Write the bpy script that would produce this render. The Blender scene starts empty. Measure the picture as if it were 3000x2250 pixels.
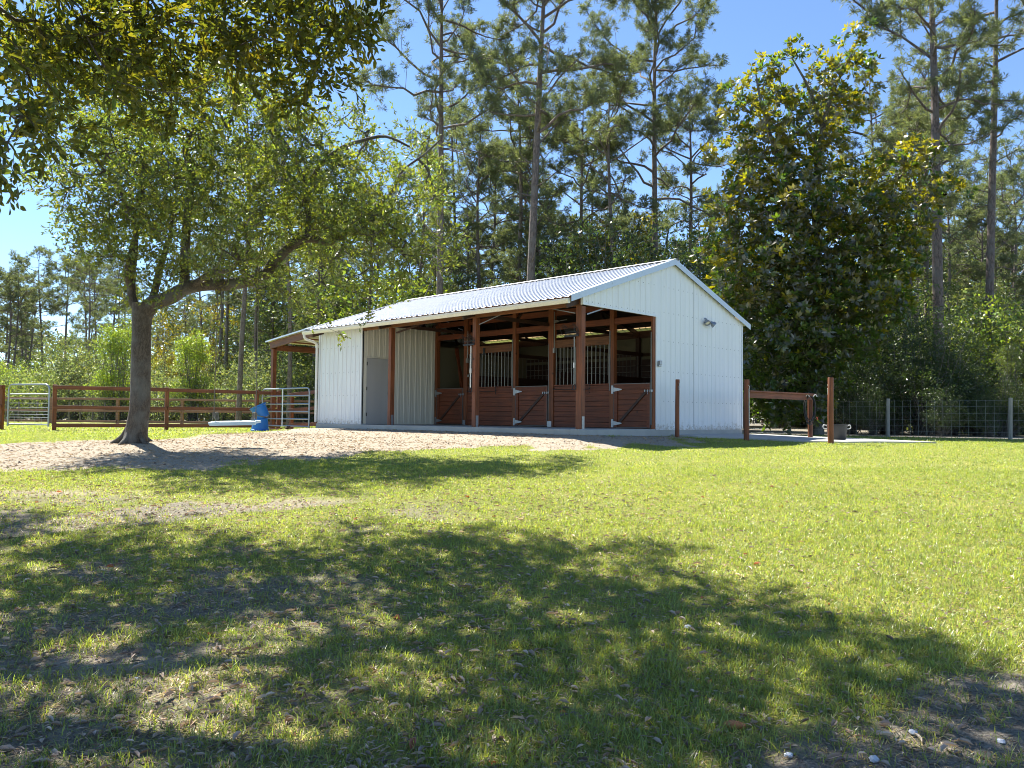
import bpy, math, random
import numpy as np
from math import radians, sin, cos, pi, sqrt
from mathutils import Vector, Matrix

scene = bpy.context.scene
COL = scene.collection
rng = np.random.default_rng(7)
random.seed(7)

# ------------------------------------------------------------------ camera
FPX = 2347.06
CAM = np.array([11.80609, -14.35707, 0.26355])
CA = np.array([0.71481502, 0.69924155, 0.01003681])
CB = np.array([0.02179587, -0.03662212, 0.99909147])
CD = np.array([-0.69897384, 0.71394683, 0.04141862])
cd = bpy.data.cameras.new('camera'); cam = bpy.data.objects.new('camera', cd); COL.objects.link(cam)
cd.sensor_width = 36.0; cd.lens = FPX / 3000 * 36; cd.clip_start = 0.05; cd.clip_end = 2000
M = Matrix.Identity(4)
for i in range(3):
    M[i][0] = CA[i]; M[i][1] = CB[i]; M[i][2] = -CD[i]; M[i][3] = CAM[i]
cam.matrix_world = M
scene.camera = cam
FW = CD[:2] / np.linalg.norm(CD[:2])          # horizontal forward
RT = np.array([FW[1], -FW[0]])                # horizontal right

# ------------------------------------------------------------------ light
SUN = np.array([-3.5, 0.42, 4.85]); SUN /= np.linalg.norm(SUN)
sun_el = math.asin(SUN[2]); sun_az = math.atan2(SUN[0], SUN[1])
world = bpy.data.worlds.new('World'); scene.world = world; world.use_nodes = True
wn = world.node_tree
bg = wn.nodes['Background']; bg.inputs['Strength'].default_value = 0.084
sky = wn.nodes.new('ShaderNodeTexSky'); sky.sky_type = 'NISHITA'; sky.sun_disc = False
sky.sun_elevation = sun_el; sky.sun_rotation = sun_az; sky.air_density = 0.8; sky.dust_density = 0.0; sky.ozone_density = 5.0
wn.links.new(sky.outputs[0], bg.inputs['Color'])
sl = bpy.data.lights.new('sun', 'SUN'); sl.energy = 5.0; sl.angle = radians(0.53); sl.color = (1.0, 0.95, 0.86)
so = bpy.data.objects.new('sun', sl); COL.objects.link(so)
so.rotation_euler = Vector(SUN).to_track_quat('Z', 'Y').to_euler(); so.location = (-20, 5, 30)
scene.view_settings.view_transform = 'Standard'; scene.view_settings.look = 'None'
scene.view_settings.exposure = 1.55; scene.view_settings.gamma = 1.0
scene.render.engine = 'CYCLES'
scene.cycles.filter_width = 1.0; scene.cycles.use_denoising = True
scene.cycles.max_bounces = 6; scene.cycles.diffuse_bounces = 3; scene.cycles.transmission_bounces = 4
scene.cycles.glossy_bounces = 2; scene.cycles.transparent_max_bounces = 4

# ------------------------------------------------------------------ helpers
def P(px, py, Y):
    """world point seen at photo pixel (3000x2250) at horizontal distance Y in front of the camera"""
    v = CD + CA * (px - 1500) / FPX - CB * (py - 1125) / FPX
    return CAM + v * (Y / (v[:2] @ FW))

def XY(X, Y):
    return CAM[:2] + RT * X + FW * Y

def to_local(x, y):
    dx = x - CAM[0]; dy = y - CAM[1]
    return dx * RT[0] + dy * RT[1], dx * FW[0] + dy * FW[1]

def _hash(ix, iy, seed):
    h = (ix.astype(np.int64) * 374761393 + iy.astype(np.int64) * 668265263 + seed * 1442695041) & 0xFFFFFFFF
    h = ((h ^ (h >> 13)) * 1274126177) & 0xFFFFFFFF
    h = (h ^ (h >> 16)) & 0xFFFFFFFF
    return h / 4294967295.0

def vnoise(x, y, seed=0):
    ix = np.floor(x); iy = np.floor(y); fx = x - ix; fy = y - iy
    fx = fx * fx * (3 - 2 * fx); fy = fy * fy * (3 - 2 * fy)
    a = _hash(ix, iy, seed); b = _hash(ix + 1, iy, seed); c = _hash(ix, iy + 1, seed); d = _hash(ix + 1, iy + 1, seed)
    return (a * (1 - fx) + b * fx) * (1 - fy) + (c * (1 - fx) + d * fx) * fy

def fbm(x, y, seed=0, o=4):
    s = 0; a = 0.5; t = 0
    for k in range(o):
        s = s + a * vnoise(x * 2 ** k, y * 2 ** k, seed + k * 17); t += a; a *= 0.5
    return s / t

def sstep(a, b, x):
    t = np.clip((x - a) / (b - a), 0, 1); return t * t * (3 - 2 * t)

_ty = np.linspace(-60, 700, 7601)
_tz = np.interp(_ty, [-60, -20, 0, 3, 8, 12, 16, 20, 25, 45, 700], [-2.2, -1.9, -1.22, -1.08, -.78, -.56, -.385, -.29, -.28, -.3, -.3])
_k = np.hanning(31); _k /= _k.sum()
_tz = np.convolve(np.pad(_tz, 15, mode='edge'), _k, 'valid')

def gz0(x, y):
    x = np.asarray(x, float); y = np.asarray(y, float)
    X, Y = to_local(x, y)
    z = np.interp(Y, _ty, _tz)
    dx = np.maximum(np.maximum(-11.1 - x, x), 0); dy = np.maximum(np.maximum(-y, y - 7.5), 0)
    d = np.sqrt(dx * dx + dy * dy)
    zb = np.where(x > 0.0, -0.19, -0.13)
    zb = -0.13 - 0.06 * sstep(-1, 4, y + x * 0.5) - 0.05 * sstep(-10, -13, x)
    w = 1 - sstep(0, 2.4, d)
    z = z * (1 - w) + zb * w
    dt = np.hypot(x - OAKB[0], y - OAKB[1])
    z = z + 0.09 * np.exp(-(dt / 0.75) ** 2)
    return z

def gz(x, y):
    x = np.asarray(x, float); y = np.asarray(y, float)
    X, Y = to_local(x, y)
    amp = 0.075 * (1 - sstep(14, 26, Y))
    dx = np.maximum(np.maximum(-11.1 - x, x), 0); dy = np.maximum(np.maximum(-y, y - 7.5), 0)
    amp = amp * sstep(0.0, 2.5, np.hypot(dx, dy))
    return gz0(x, y) + amp * (fbm(x * 0.7, y * 0.7, 3, 4) - 0.5)

OAKB = P(395, 1318, 16.0)[:2]

# polygons on the ground, converted once from the view to metres
def ground_hit(px, py):
    v = CD + CA * (px - 1500) / FPX - CB * (py - 1125) / FPX
    t = 5.0
    for _ in range(60):
        p = CAM + v * t
        g = float(gz0(p[0], p[1]))
        t = t * (CAM[2] - g) / max(CAM[2] - p[2], 1e-3) * 0.5 + t * 0.5
    p = CAM + v * t
    return p[:2]

def poly_sd(x, y, poly):
    """signed distance, negative inside"""
    x = np.asarray(x, float); y = np.asarray(y, float)
    d = np.full(x.shape, 1e9); ins = np.zeros(x.shape, bool)
    n = len(poly)
    for i in range(n):
        ax, ay = poly[i]; bx, by = poly[(i + 1) % n]
        ex, ey = bx - ax, by - ay
        t = np.clip(((x - ax) * ex + (y - ay) * ey) / (ex * ex + ey * ey + 1e-12), 0, 1)
        d = np.minimum(d, np.hypot(x - ax - t * ex, y - ay - t * ey))
        c = ((ay > y) != (by > y)) & (x < (bx - ax) * (y - ay) / (by - ay + 1e-12) + ax)
        ins ^= c
    return np.where(ins, -d, d)

_back = [(-500, 1301), (0, 1299), (300, 1292), (560, 1286), (620, 1270), (800, 1262), (925, 1256)]
_front = [(2090, 1297), (1900, 1304), (1700, 1308), (1450, 1312), (1200, 1322), (1000, 1338), (850, 1352), (600, 1368), (300, 1376), (0, 1376), (-500, 1380)]
DIRT = [tuple(ground_hit(*q)) for q in _back] + [(-11.2, 0.5), (0.3, 0.5), (0.4, 3.4)] + [tuple(ground_hit(*q)) for q in _front]

def cover(x, y):
    """grass cover 0..1"""
    X, Y = to_local(x, y)
    n = fbm(x * 0.9, y * 0.9, 11, 5); n2 = fbm(x * 3.1, y * 3.1, 23, 3)
    sd = poly_sd(x, y, DIRT) + (n - 0.5) * 2.4 + (n2 - .5) * .9
    g = sstep(-0.35, 0.55, sd)
    left = 1 - sstep(-2.5, 2.6, X - 0.05 * (Y - 5))
    near = (1 - sstep(8.6, 10.6, Y))
    thin = left * near
    g = g * (1 - thin * (0.26 + 0.42 * sstep(0.45, 0.64, n)))
    # sandy sunny patch on the left
    s = np.exp(-(((X + 6.0) / 2.2) ** 2 + ((Y - 9.4) / 0.8) ** 2)); g = g * (1 - 0.45 * s)
    # worn soil, near right corner
    a = sstep(0.0, 1.0, (X - 0.2) * 0.6 - (Y - 3.35) * 1.3 + (n - .5) * 1.8)
    g = g * (1 - 0.8 * a)
    g = g * (1 - 0.25 * (1 - sstep(.3, .5, n)))
    # behind the boundary fences: woodland floor
    g = g * (1 - sstep(0, 2.5, fence_side(x, y)))
    return np.clip(g, 0, 1)

def fence_side(x, y):
    """metres beyond the wire fence / far paddock fence (woods side positive)"""
    X, Y = to_local(x, y)
    d1 = Y - np.interp(X, [-60, -20, -10, 2, 9, 13, 16, 60], [52, 46, 44, 40, 29.5, 26.3, 24.6, 5])
    return d1

# ------------------------------------------------------------------ mesh building
def mesh_np(name, V, faces, mats=(), mat_idx=None, smooth=False, col=None, uvless=True):
    """faces: list of (n,k) int arrays of equal k each"""
    me = bpy.data.meshes.new(name)
    V = np.asarray(V, np.float32)
    me.vertices.add(len(V)); me.vertices.foreach_set('co', V.ravel())
    if isinstance(faces, np.ndarray): faces = [faces]
    faces = [np.asarray(f, np.int32) for f in faces if len(f)]
    idx = np.concatenate([f.ravel() for f in faces]); cnt = np.concatenate([np.full(len(f), f.shape[1], np.int32) for f in faces])
    st = np.concatenate([[0], np.cumsum(cnt)[:-1]]).astype(np.int32)
    me.loops.add(len(idx)); me.loops.foreach_set('vertex_index', idx)
    me.polygons.add(len(cnt)); me.polygons.foreach_set('loop_start', st); me.polygons.foreach_set('loop_total', cnt)
    for m in mats: me.materials.append(m)
    if mat_idx is not None: me.polygons.foreach_set('material_index', np.asarray(mat_idx, np.int32))
    me.polygons.foreach_set('use_smooth', np.full(len(cnt), smooth, bool))
    me.update(calc_edges=True)
    if col is not None:
        at = me.color_attributes.new('col', 'FLOAT_COLOR', 'POINT')
        c = np.ones((len(V), 4), np.float32); c[:, :col.shape[1]] = col
        at.data.foreach_set('color', c.ravel())
    me.validate()
    return me

def link(name, me, parent=None, loc=(0, 0, 0), **props):
    o = bpy.data.objects.new(name, me); COL.objects.link(o); o.location = loc
    if parent is not None: o.parent = parent
    for k, v in props.items(): o[k] = v
    return o

def thing(name, label, cat, loc=(0, 0, 0), group=None, rz=0.0):
    o = bpy.data.objects.new(name, None); COL.objects.link(o); o.location = loc; o.rotation_euler = (0, 0, rz)
    o.empty_display_size = 0.2
    o['label'] = label; o['category'] = cat
    if group: o['group'] = group
    return o

def dup(root, loc, rz=0.0, sc=1.0, label=None, group=None, szz=None):
    r = root.copy(); COL.objects.link(r); r.location = loc; r.rotation_euler = (0, 0, rz); r.scale = (sc, sc, sc if szz is None else szz)
    if label: r['label'] = label
    if group: r['group'] = group
    for ch in list(root.children):
        c = ch.copy(); COL.objects.link(c); c.parent = r
        for g in ch.children:
            d = g.copy(); COL.objects.link(d); d.parent = c
    return r

class MB:
    def __init__(s): s.V = []; s.F = {}; s.n = 0; s.extra = None
    def add(s, V, F):
        V = np.asarray(V, float); F = np.asarray(F, int)
        s.V.append(V); s.F.setdefault(F.shape[1], []).append(F + s.n); s.n += len(V); return s
    def box(s, x0, x1, y0, y1, z0, z1):
        V = [(x, y, z) for x in (x0, x1) for y in (y0, y1) for z in (z0, z1)]
        return s.add(V, [(0, 1, 3, 2), (4, 6, 7, 5), (0, 4, 5, 1), (2, 3, 7, 6), (0, 2, 6, 4), (1, 5, 7, 3)])
    def beam(s, p0, p1, w, h, up=(0, 0, 1)):
        p0 = np.array(p0, float); p1 = np.array(p1, float); d = p1 - p0; d /= np.linalg.norm(d)
        u = np.array(up, float); sd = np.cross(d, u); sd /= np.linalg.norm(sd); u = np.cross(sd, d)
        V = []
        for p in (p0, p1):
            for a in (-1, 1):
                for b in (-1, 1): V.append(p + sd * a * w / 2 + u * b * h / 2)
        return s.add(V, [(0, 1, 3, 2), (4, 6, 7, 5), (0, 4, 5, 1), (2, 3, 7, 6), (0, 2, 6, 4), (1, 5, 7, 3)])
    def tube(s, pts, r, k=8, cap=True):
        V, F = tube_geo(pts, r, k); s.add(V, F)
        if cap:
            s.F.setdefault(k, []).append(np.array([np.arange(k)[::-1] + s.n - len(V), np.arange(k) + s.n - k]))
        return s
    def lathe(s, prof, c=(0, 0, 0), k=24, axis=None):
        """prof: (r,z) list"""
        V = []; m = len(prof)
        for r, z in prof:
            for i in range(k):
                a = 2 * pi * i / k; V.append((r * cos(a), r * sin(a), z))
        V = np.array(V)
        if axis is not None:
            V = V @ np.array(axis).T
        V = V + np.array(c)
        F = [(j * k + i, j * k + (i + 1) % k, (j + 1) * k + (i + 1) % k, (j + 1) * k + i) for j in range(m - 1) for i in range(k)]
        return s.add(V, F)
    def build(s, name, mat, parent=None, org=(0, 0, 0), smooth=False, bevel=0.0, loc=None, **props):
        V = np.concatenate(s.V) - np.array(org, float); fl_ = [np.concatenate(f) for f in s.F.values()]; mi = None; ms_ = [mat]
        if s.extra is not None:
            eb, em = s.extra; n0 = len(V); nf = sum(len(f) for f in fl_); ef = [np.concatenate(f) + n0 for f in eb.F.values()]
            V = np.concatenate([V, np.concatenate(eb.V) - np.array(org, float)]); mi = np.concatenate([np.zeros(nf), np.ones(sum(len(f) for f in ef))]); fl_ += ef; ms_.append(em)
        me = mesh_np(name, V, fl_, ms_, mat_idx=mi, smooth=smooth)
        if smooth:
            try: me.set_sharp_from_angle(angle=radians(40))
            except Exception: pass
        o = link(name, me, parent, org if parent is None and loc is None else (loc or (0, 0, 0)), **props)
        if bevel > 0:
            b = o.modifiers.new('bevel', 'BEVEL'); b.width = bevel; b.segments = 2; b.limit_method = 'ANGLE'; b.harden_normals = False
        return o

def tube_geo(pts, r, k=6):
    pts = np.asarray(pts, float); n = len(pts)
    r = np.full(n, r, float) if np.isscalar(r) else np.asarray(r, float)
    d = np.gradient(pts, axis=0); d /= np.linalg.norm(d, axis=1)[:, None] + 1e-12
    ref = np.array([0, 0, 1.0]) if abs(d[0][2]) < 0.8 else np.array([1.0, 0, 0])
    U = np.zeros((n, 3)); u = np.cross(d[0], ref); u /= np.linalg.norm(u)
    for i in range(n):
        u = u - d[i] * (u @ d[i]); u /= np.linalg.norm(u) + 1e-12; U[i] = u
    W = np.cross(d, U)
    a = np.arange(k) * 2 * pi / k
    V = pts[:, None, :] + r[:, None, None] * (U[:, None, :] * np.cos(a)[None, :, None] + W[:, None, :] * np.sin(a)[None, :, None])
    j = np.arange(n - 1)[:, None] * k; i = np.arange(k)[None, :]; i2 = (np.arange(k) + 1)[None, :] % k
    F = np.stack([j + i, j + i2, j + k + i2, j + k + i], -1).reshape(-1, 4)
    return V.reshape(-1, 3), F

def smooth_path(pts, n=4):
    pts = np.asarray(pts, float); out = []
    m = len(pts)
    for i in range(m - 1):
        p0 = pts[max(i - 1, 0)]; p1 = pts[i]; p2 = pts[i + 1]; p3 = pts[min(i + 2, m - 1)]
        for t in np.linspace(0, 1, n, endpoint=False):
            out.append(0.5 * ((2 * p1) + (-p0 + p2) * t + (2 * p0 - 5 * p1 + 4 * p2 - p3) * t * t + (-p0 + 3 * p1 - 3 * p2 + p3) * t ** 3))
    out.append(pts[-1])
    return np.array(out)

# ------------------------------------------------------------------ materials
def mat(name):
    m = bpy.data.materials.new(name); m.use_nodes = True
    nt = m.node_tree; b = nt.nodes['Principled BSDF']
    return m, nt, b

def simple(name, c, rough=0.6, metal=0.0, var=0.12, scale=8.0, bump=0.0, bscale=40.0, spec=0.5):
    m, nt, b = mat(name); N = nt.nodes; L = nt.links
    tc = N.new('ShaderNodeTexCoord'); no = N.new('ShaderNodeTexNoise'); no.inputs['Scale'].default_value = scale; no.inputs['Detail'].default_value = 6
    L.new(tc.outputs['Object'], no.inputs['Vector'])
    mx = N.new('ShaderNodeMix'); mx.data_type = 'RGBA'
    mx.inputs[6].default_value = [v * (1 - var) for v in c] + [1]; mx.inputs[7].default_value = [min(1, v * (1 + var)) for v in c] + [1]
    L.new(no.outputs['Fac'], mx.inputs[0]); L.new(mx.outputs[2], b.inputs['Base Color'])
    b.inputs['Roughness'].default_value = rough; b.inputs['Metallic'].default_value = metal; b.inputs['Specular IOR Level'].default_value = spec
    if bump:
        n2 = N.new('ShaderNodeTexNoise'); n2.inputs['Scale'].default_value = bscale; L.new(tc.outputs['Object'], n2.inputs['Vector'])
        bp = N.new('ShaderNodeBump'); bp.inputs['Strength'].default_value = bump; bp.inputs['Distance'].default_value = 0.01
        L.new(n2.outputs['Fac'], bp.inputs['Height']); L.new(bp.outputs[0], b.inputs['Normal'])
    return m

def wood(name, c, axis='z', rough=0.6, plank=0.0, knots=True):
    """stained timber: grain stretched along an axis, optional plank joints"""
    m, nt, b = mat(name); N = nt.nodes; L = nt.links
    tc = N.new('ShaderNodeTexCoord'); mp = N.new('ShaderNodeMapping'); L.new(tc.outputs['Object'], mp.inputs[0])
    s = {'x': (0.6, 14, 14), 'y': (14, 0.6, 14), 'z': (14, 14, 0.6)}[axis]; mp.inputs['Scale'].default_value = s
    no = N.new('ShaderNodeTexNoise'); no.inputs['Scale'].default_value = 2.2; no.inputs['Detail'].default_value = 8; no.inputs['Distortion'].default_value = 0.6
    L.new(mp.outputs[0], no.inputs['Vector'])
    n2 = N.new('ShaderNodeTexNoise'); n2.inputs['Scale'].default_value = 1.6; n2.inputs['Detail'].default_value = 4; L.new(tc.outputs['Object'], n2.inputs['Vector'])
    cr = N.new('ShaderNodeValToRGB'); cr.color_ramp.elements[0].position = .3; cr.color_ramp.elements[1].position = .72
    cr.color_ramp.elements[0].color = [v * 0.55 for v in c] + [1]; cr.color_ramp.elements[1].color = [min(1, v * 1.35) for v in c] + [1]
    L.new(no.outputs['Fac'], cr.inputs[0])
    mx = N.new('ShaderNodeMix'); mx.data_type = 'RGBA'; mx.blend_type = 'MULTIPLY'; mx.inputs[0].default_value = 0.7
    c2 = N.new('ShaderNodeValToRGB'); c2.color_ramp.elements[0].position = .3; c2.color_ramp.elements[1].position = .7
    c2.color_ramp.elements[0].color = (.6, .6, .6, 1); c2.color_ramp.elements[1].color = (1.15, 1.1, 1.05, 1)
    L.new(n2.outputs['Fac'], c2.inputs[0]); L.new(cr.outputs[0], mx.inputs[6]); L.new(c2.outputs[0], mx.inputs[7])
    out = mx.outputs[2]
    if knots:
        vo = N.new('ShaderNodeTexVoronoi'); vo.inputs['Scale'].default_value = 2.4; L.new(tc.outputs['Object'], vo.inputs['Vector'])
        kr = N.new('ShaderNodeValToRGB'); kr.color_ramp.elements[0].position = 0.05; kr.color_ramp.elements[1].position = .1
        kr.color_ramp.elements[0].color = (.35, .35, .35, 1); kr.color_ramp.elements[1].color = (1, 1, 1, 1)
        L.new(vo.outputs['Distance'], kr.inputs[0])
        m3 = N.new('ShaderNodeMix'); m3.data_type = 'RGBA'; m3.blend_type = 'MULTIPLY'; m3.inputs[0].default_value = 1
        L.new(out, m3.inputs[6]); L.new(kr.outputs[0], m3.inputs[7]); out = m3.outputs[2]
    L.new(out, b.inputs['Base Color']); b.inputs['Roughness'].default_value = rough
    bp = N.new('ShaderNodeBump'); bp.inputs['Strength'].default_value = 0.35; bp.inputs['Distance'].default_value = 0.006
    L.new(no.outputs['Fac'], bp.inputs['Height']); L.new(bp.outputs[0], b.inputs['Normal'])
    return m

def foliage(name, c, trans=0.45, rough=0.45, tcol=None, back=None, gloss=0.25, ttint=(1.25, 1.15, .5)):
    """leaf: diffuse + translucent + a little gloss; per-leaf colour from the 'col' attribute"""
    m = bpy.data.materials.new(name); m.use_nodes = True; nt = m.node_tree; N = nt.nodes; L = nt.links
    N.remove(N['Principled BSDF']); out = N['Material Output']
    at = N.new('ShaderNodeAttribute'); at.attribute_name = 'col'
    mu = N.new('ShaderNodeMix'); mu.data_type = 'RGBA'; mu.blend_type = 'MULTIPLY'; mu.inputs[0].default_value = 1; mu.inputs[7].default_value = list(c) + [1]
    L.new(at.outputs['Color'], mu.inputs[6]); colr = mu.outputs[2]
    if back:
        ge = N.new('ShaderNodeNewGeometry'); m2 = N.new('ShaderNodeMix'); m2.data_type = 'RGBA'
        L.new(ge.outputs['Backfacing'], m2.inputs[0]); L.new(colr, m2.inputs[6]); m2.inputs[7].default_value = list(back) + [1]; colr = m2.outputs[2]
    df = N.new('ShaderNodeBsdfDiffuse'); L.new(colr, df.inputs[0])
    tr = N.new('ShaderNodeBsdfTranslucent')
    tm = N.new('ShaderNodeMix'); tm.data_type = 'RGBA'; tm.blend_type = 'MULTIPLY'; tm.inputs[0].default_value = 1; tm.inputs[7].default_value = [v * 1.6 for v in ttint] + [1]
    L.new(mu.outputs[2], tm.inputs[6]); L.new(tm.outputs[2], tr.inputs[0])
    ms = N.new('ShaderNodeMixShader'); ms.inputs[0].default_value = trans; L.new(df.outputs[0], ms.inputs[1]); L.new(tr.outputs[0], ms.inputs[2])
    gl = N.new('ShaderNodeBsdfGlossy'); gl.inputs['Roughness'].default_value = rough; gl.inputs[0].default_value = (1, 1, 1, 1)
    m3 = N.new('ShaderNodeMixShader'); m3.inputs[0].default_value = gloss * .14; L.new(ms.outputs[0], m3.inputs[1]); L.new(gl.outputs[0], m3.inputs[2])
    L.new(m3.outputs[0], out.inputs[0])
    return m

def bark(name, c1, c2, sc=6.0, zs=0.25, bump=0.8):
    m, nt, b = mat(name); N = nt.nodes; L = nt.links
    tc = N.new('ShaderNodeTexCoord'); mp = N.new('ShaderNodeMapping'); mp.inputs['Scale'].default_value = (1, 1, zs); L.new(tc.outputs['Object'], mp.inputs[0])
    vo = N.new('ShaderNodeTexVoronoi'); vo.feature = 'DISTANCE_TO_EDGE'; vo.inputs['Scale'].default_value = sc * 2.2
    no = N.new('ShaderNodeTexNoise'); no.inputs['Scale'].default_value = sc * 1.5; no.inputs['Detail'].default_value = 8; no.inputs['Roughness'].default_value = .7
    L.new(mp.outputs[0], no.inputs['Vector'])
    ad = N.new('ShaderNodeMix'); ad.data_type = 'RGBA'; ad.inputs[0].default_value = 0.25; L.new(mp.outputs[0], ad.inputs[6]); L.new(no.outputs['Color'], ad.inputs[7]); L.new(ad.outputs[2], vo.inputs['Vector'])
    r = N.new('ShaderNodeValToRGB'); r.color_ramp.elements[0].position = 0.0; r.color_ramp.elements[1].position = .18
    r.color_ramp.elements[0].color = [v * .35 for v in c1] + [1]; r.color_ramp.elements[1].color = list(c1) + [1]
    L.new(vo.outputs['Distance'], r.inputs[0])
    n2 = N.new('ShaderNodeTexNoise'); n2.inputs['Scale'].default_value = 2.3; n2.inputs['Detail'].default_value = 5; L.new(tc.outputs['Object'], n2.inputs['Vector'])
    r2 = N.new('ShaderNodeValToRGB'); r2.color_ramp.elements[0].position = .45; r2.color_ramp.elements[1].position = .65
    mx = N.new('ShaderNodeMix'); mx.data_type = 'RGBA'; L.new(n2.outputs['Fac'], r2.inputs[0]); L.new(r2.outputs[0], mx.inputs[0]); L.new(r.outputs[0], mx.inputs[6])
    m5 = N.new('ShaderNodeMix'); m5.data_type = 'RGBA'; m5.blend_type = 'MULTIPLY'; m5.inputs[0].default_value = .8; m5.inputs[6].default_value = list(c2) + [1]; L.new(no.outputs['Fac'], m5.inputs[7])
    L.new(m5.outputs[2], mx.inputs[7]); L.new(mx.outputs[2], b.inputs['Base Color']); b.inputs['Roughness'].default_value = .9
    bp = N.new('ShaderNodeBump'); bp.inputs['Strength'].default_value = bump; bp.inputs['Distance'].default_value = .03; L.new(vo.outputs['Distance'], bp.inputs['Height']); L.new(bp.outputs[0], b.inputs['Normal'])
    return m

def painted_metal(name, c, rough=0.35, metal=0.0, streak=0.08, wav=.14, splash=0.0, rv=.25):
    m, nt, b = mat(name); N = nt.nodes; L = nt.links
    tc = N.new('ShaderNodeTexCoord'); mp = N.new('ShaderNodeMapping'); mp.inputs['Scale'].default_value = (3.0, 3.0, .25); L.new(tc.outputs['Object'], mp.inputs[0])
    no = N.new('ShaderNodeTexNoise'); no.inputs['Scale'].default_value = 2; no.inputs['Detail'].default_value = 7; L.new(mp.outputs[0], no.inputs['Vector'])
    n2 = N.new('ShaderNodeTexNoise'); n2.inputs['Scale'].default_value = .7; n2.inputs['Detail'].default_value = 3; L.new(tc.outputs['Object'], n2.inputs['Vector'])
    mx = N.new('ShaderNodeMix'); mx.data_type = 'RGBA'; mx.inputs[6].default_value = [v * (1 - streak) for v in c] + [1]; mx.inputs[7].default_value = [min(1, v * (1 + streak * .6)) for v in c] + [1]
    L.new(no.outputs['Fac'], mx.inputs[0]); L.new(mx.outputs[2], b.inputs['Base Color'])
    if splash:      # mud splashed up from the ground and weather stains, as real marks on the sheet
        sx = N.new('ShaderNodeSeparateXYZ'); L.new(tc.outputs['Object'], sx.inputs[0]); mr = N.new('ShaderNodeMapRange'); mr.inputs[1].default_value = 0.0; mr.inputs[2].default_value = .5; mr.inputs[3].default_value = .62; mr.inputs[4].default_value = .18; L.new(sx.outputs[2], mr.inputs[0])
        n3 = N.new('ShaderNodeTexNoise'); n3.inputs['Scale'].default_value = 9; n3.inputs['Detail'].default_value = 9; n3.inputs['Roughness'].default_value = .7; L.new(tc.outputs['Object'], n3.inputs['Vector'])
        lt_ = N.new('ShaderNodeMath'); lt_.operation = 'SUBTRACT'; L.new(mr.outputs[0], lt_.inputs[0]); L.new(n3.outputs['Fac'], lt_.inputs[1]); m4 = N.new('ShaderNodeMath'); m4.operation = 'MULTIPLY'; m4.use_clamp = True; m4.inputs[1].default_value = splash * 6; L.new(lt_.outputs[0], m4.inputs[0])
        mm_ = N.new('ShaderNodeMix'); mm_.data_type = 'RGBA'; mm_.inputs[7].default_value = (.36, .31, .24, 1); L.new(m4.outputs[0], mm_.inputs[0]); L.new(mx.outputs[2], mm_.inputs[6]); L.new(mm_.outputs[2], b.inputs['Base Color'])
    b.inputs['Metallic'].default_value = metal
    rr = N.new('ShaderNodeMapRange'); rr.inputs[3].default_value = rough * (1 - rv); rr.inputs[4].default_value = rough * (1 + rv); L.new(n2.outputs['Fac'], rr.inputs[0]); L.new(rr.outputs[0], b.inputs['Roughness'])
    bp = N.new('ShaderNodeBump'); bp.inputs['Strength'].default_value = wav; bp.inputs['Distance'].default_value = .02; L.new(n2.outputs['Fac'], bp.inputs['Height']); L.new(bp.outputs[0], b.inputs['Normal'])
    return m

RED = (0.21, 0.063, 0.019)
M_post = wood('post_timber', RED, 'z'); M_beam = wood('beam_timber', (0.17, 0.062, 0.018), 'x'); M_beamy = wood('beam_timber_y', (0.24, 0.08, 0.034), 'y')
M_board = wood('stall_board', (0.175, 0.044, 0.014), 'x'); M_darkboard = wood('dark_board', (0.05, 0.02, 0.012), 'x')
M_rail = wood('fence_rail_timber', (0.20, 0.062, 0.024), 'x'); M_oldrail = wood('weathered_rail_timber', (0.27, 0.14, 0.085), 'x')
M_grey = wood('grey_post_timber', (0.30, 0.29, 0.25), 'z')
M_white = painted_metal('white_wall_metal', (0.74, 0.77, 0.80), wav=.3, streak=.10, splash=.6); M_cream = painted_metal('cream_metal', (0.64, 0.62, 0.54), .5)
M_trim = painted_metal('blue_grey_trim_metal', (0.50, 0.57, 0.66), .35, .2)
M_roof = painted_metal('roof_metal', (0.68, 0.70, 0.73), .45, .65, .14, .015, 0, .05); M_gut = painted_metal('gutter_metal', (0.78, 0.75, 0.66), .4)
M_inner = painted_metal('shade_inner_sheet', (0.16, 0.15, 0.095), .6); M_barin = simple('shade_inner_bar', (0.12, 0.12, 0.11), .5, .4)  # cream inner sheet and grille bars darkened: interior shade put into their colours
M_roof_shade = simple('shade_roof_sheet', (.05, .042, .03), .9); M_edge = simple('dull_edging_steel', (0.15, 0.15, 0.15), .5, .5)  # roof sheet: dark colour stands in for shade under the roof
M_door = painted_metal('grey_door_paint', (0.42, 0.42, 0.42), .5)
M_galv = simple('galvanised_steel', (0.32, 0.34, 0.37), .38, .75, .15, 20)
M_screw = simple('screw_metal', (0.28, 0.3, 0.33), .5, .6)
M_bar = simple('stall_bar_steel', (0.25, 0.245, 0.23), .4, .5)
M_iron = simple('dark_iron', (0.02, 0.02, 0.022), .5, .3)
M_conc = simple('concrete', (0.40, 0.40, 0.37), .9, 0, .22, 3.0, .4, 30)
M_pad = simple('pad_concrete', (0.42, 0.41, 0.38), .9, 0, .12, 2.0, .3, 30)
M_blue = simple('blue_plastic', (0.012, 0.16, 0.55), .4, 0, .1, 5)
M_plank = simple('pale_blue_paint', (0.55, 0.70, 0.76), .5, 0, .08, 6)
M_black = simple('black_rubber', (0.035, 0.034, 0.033), .6, 0, .2, 12)
M_rope = simple('rope_fibre', (0.16, 0.14, 0.11), .9, 0, .3, 60)
M_lrope = simple('white_rope', (0.7, 0.68, 0.62), .8)
M_wire = simple('fence_wire', (0.33, 0.36, 0.33), .5, .5)
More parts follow.
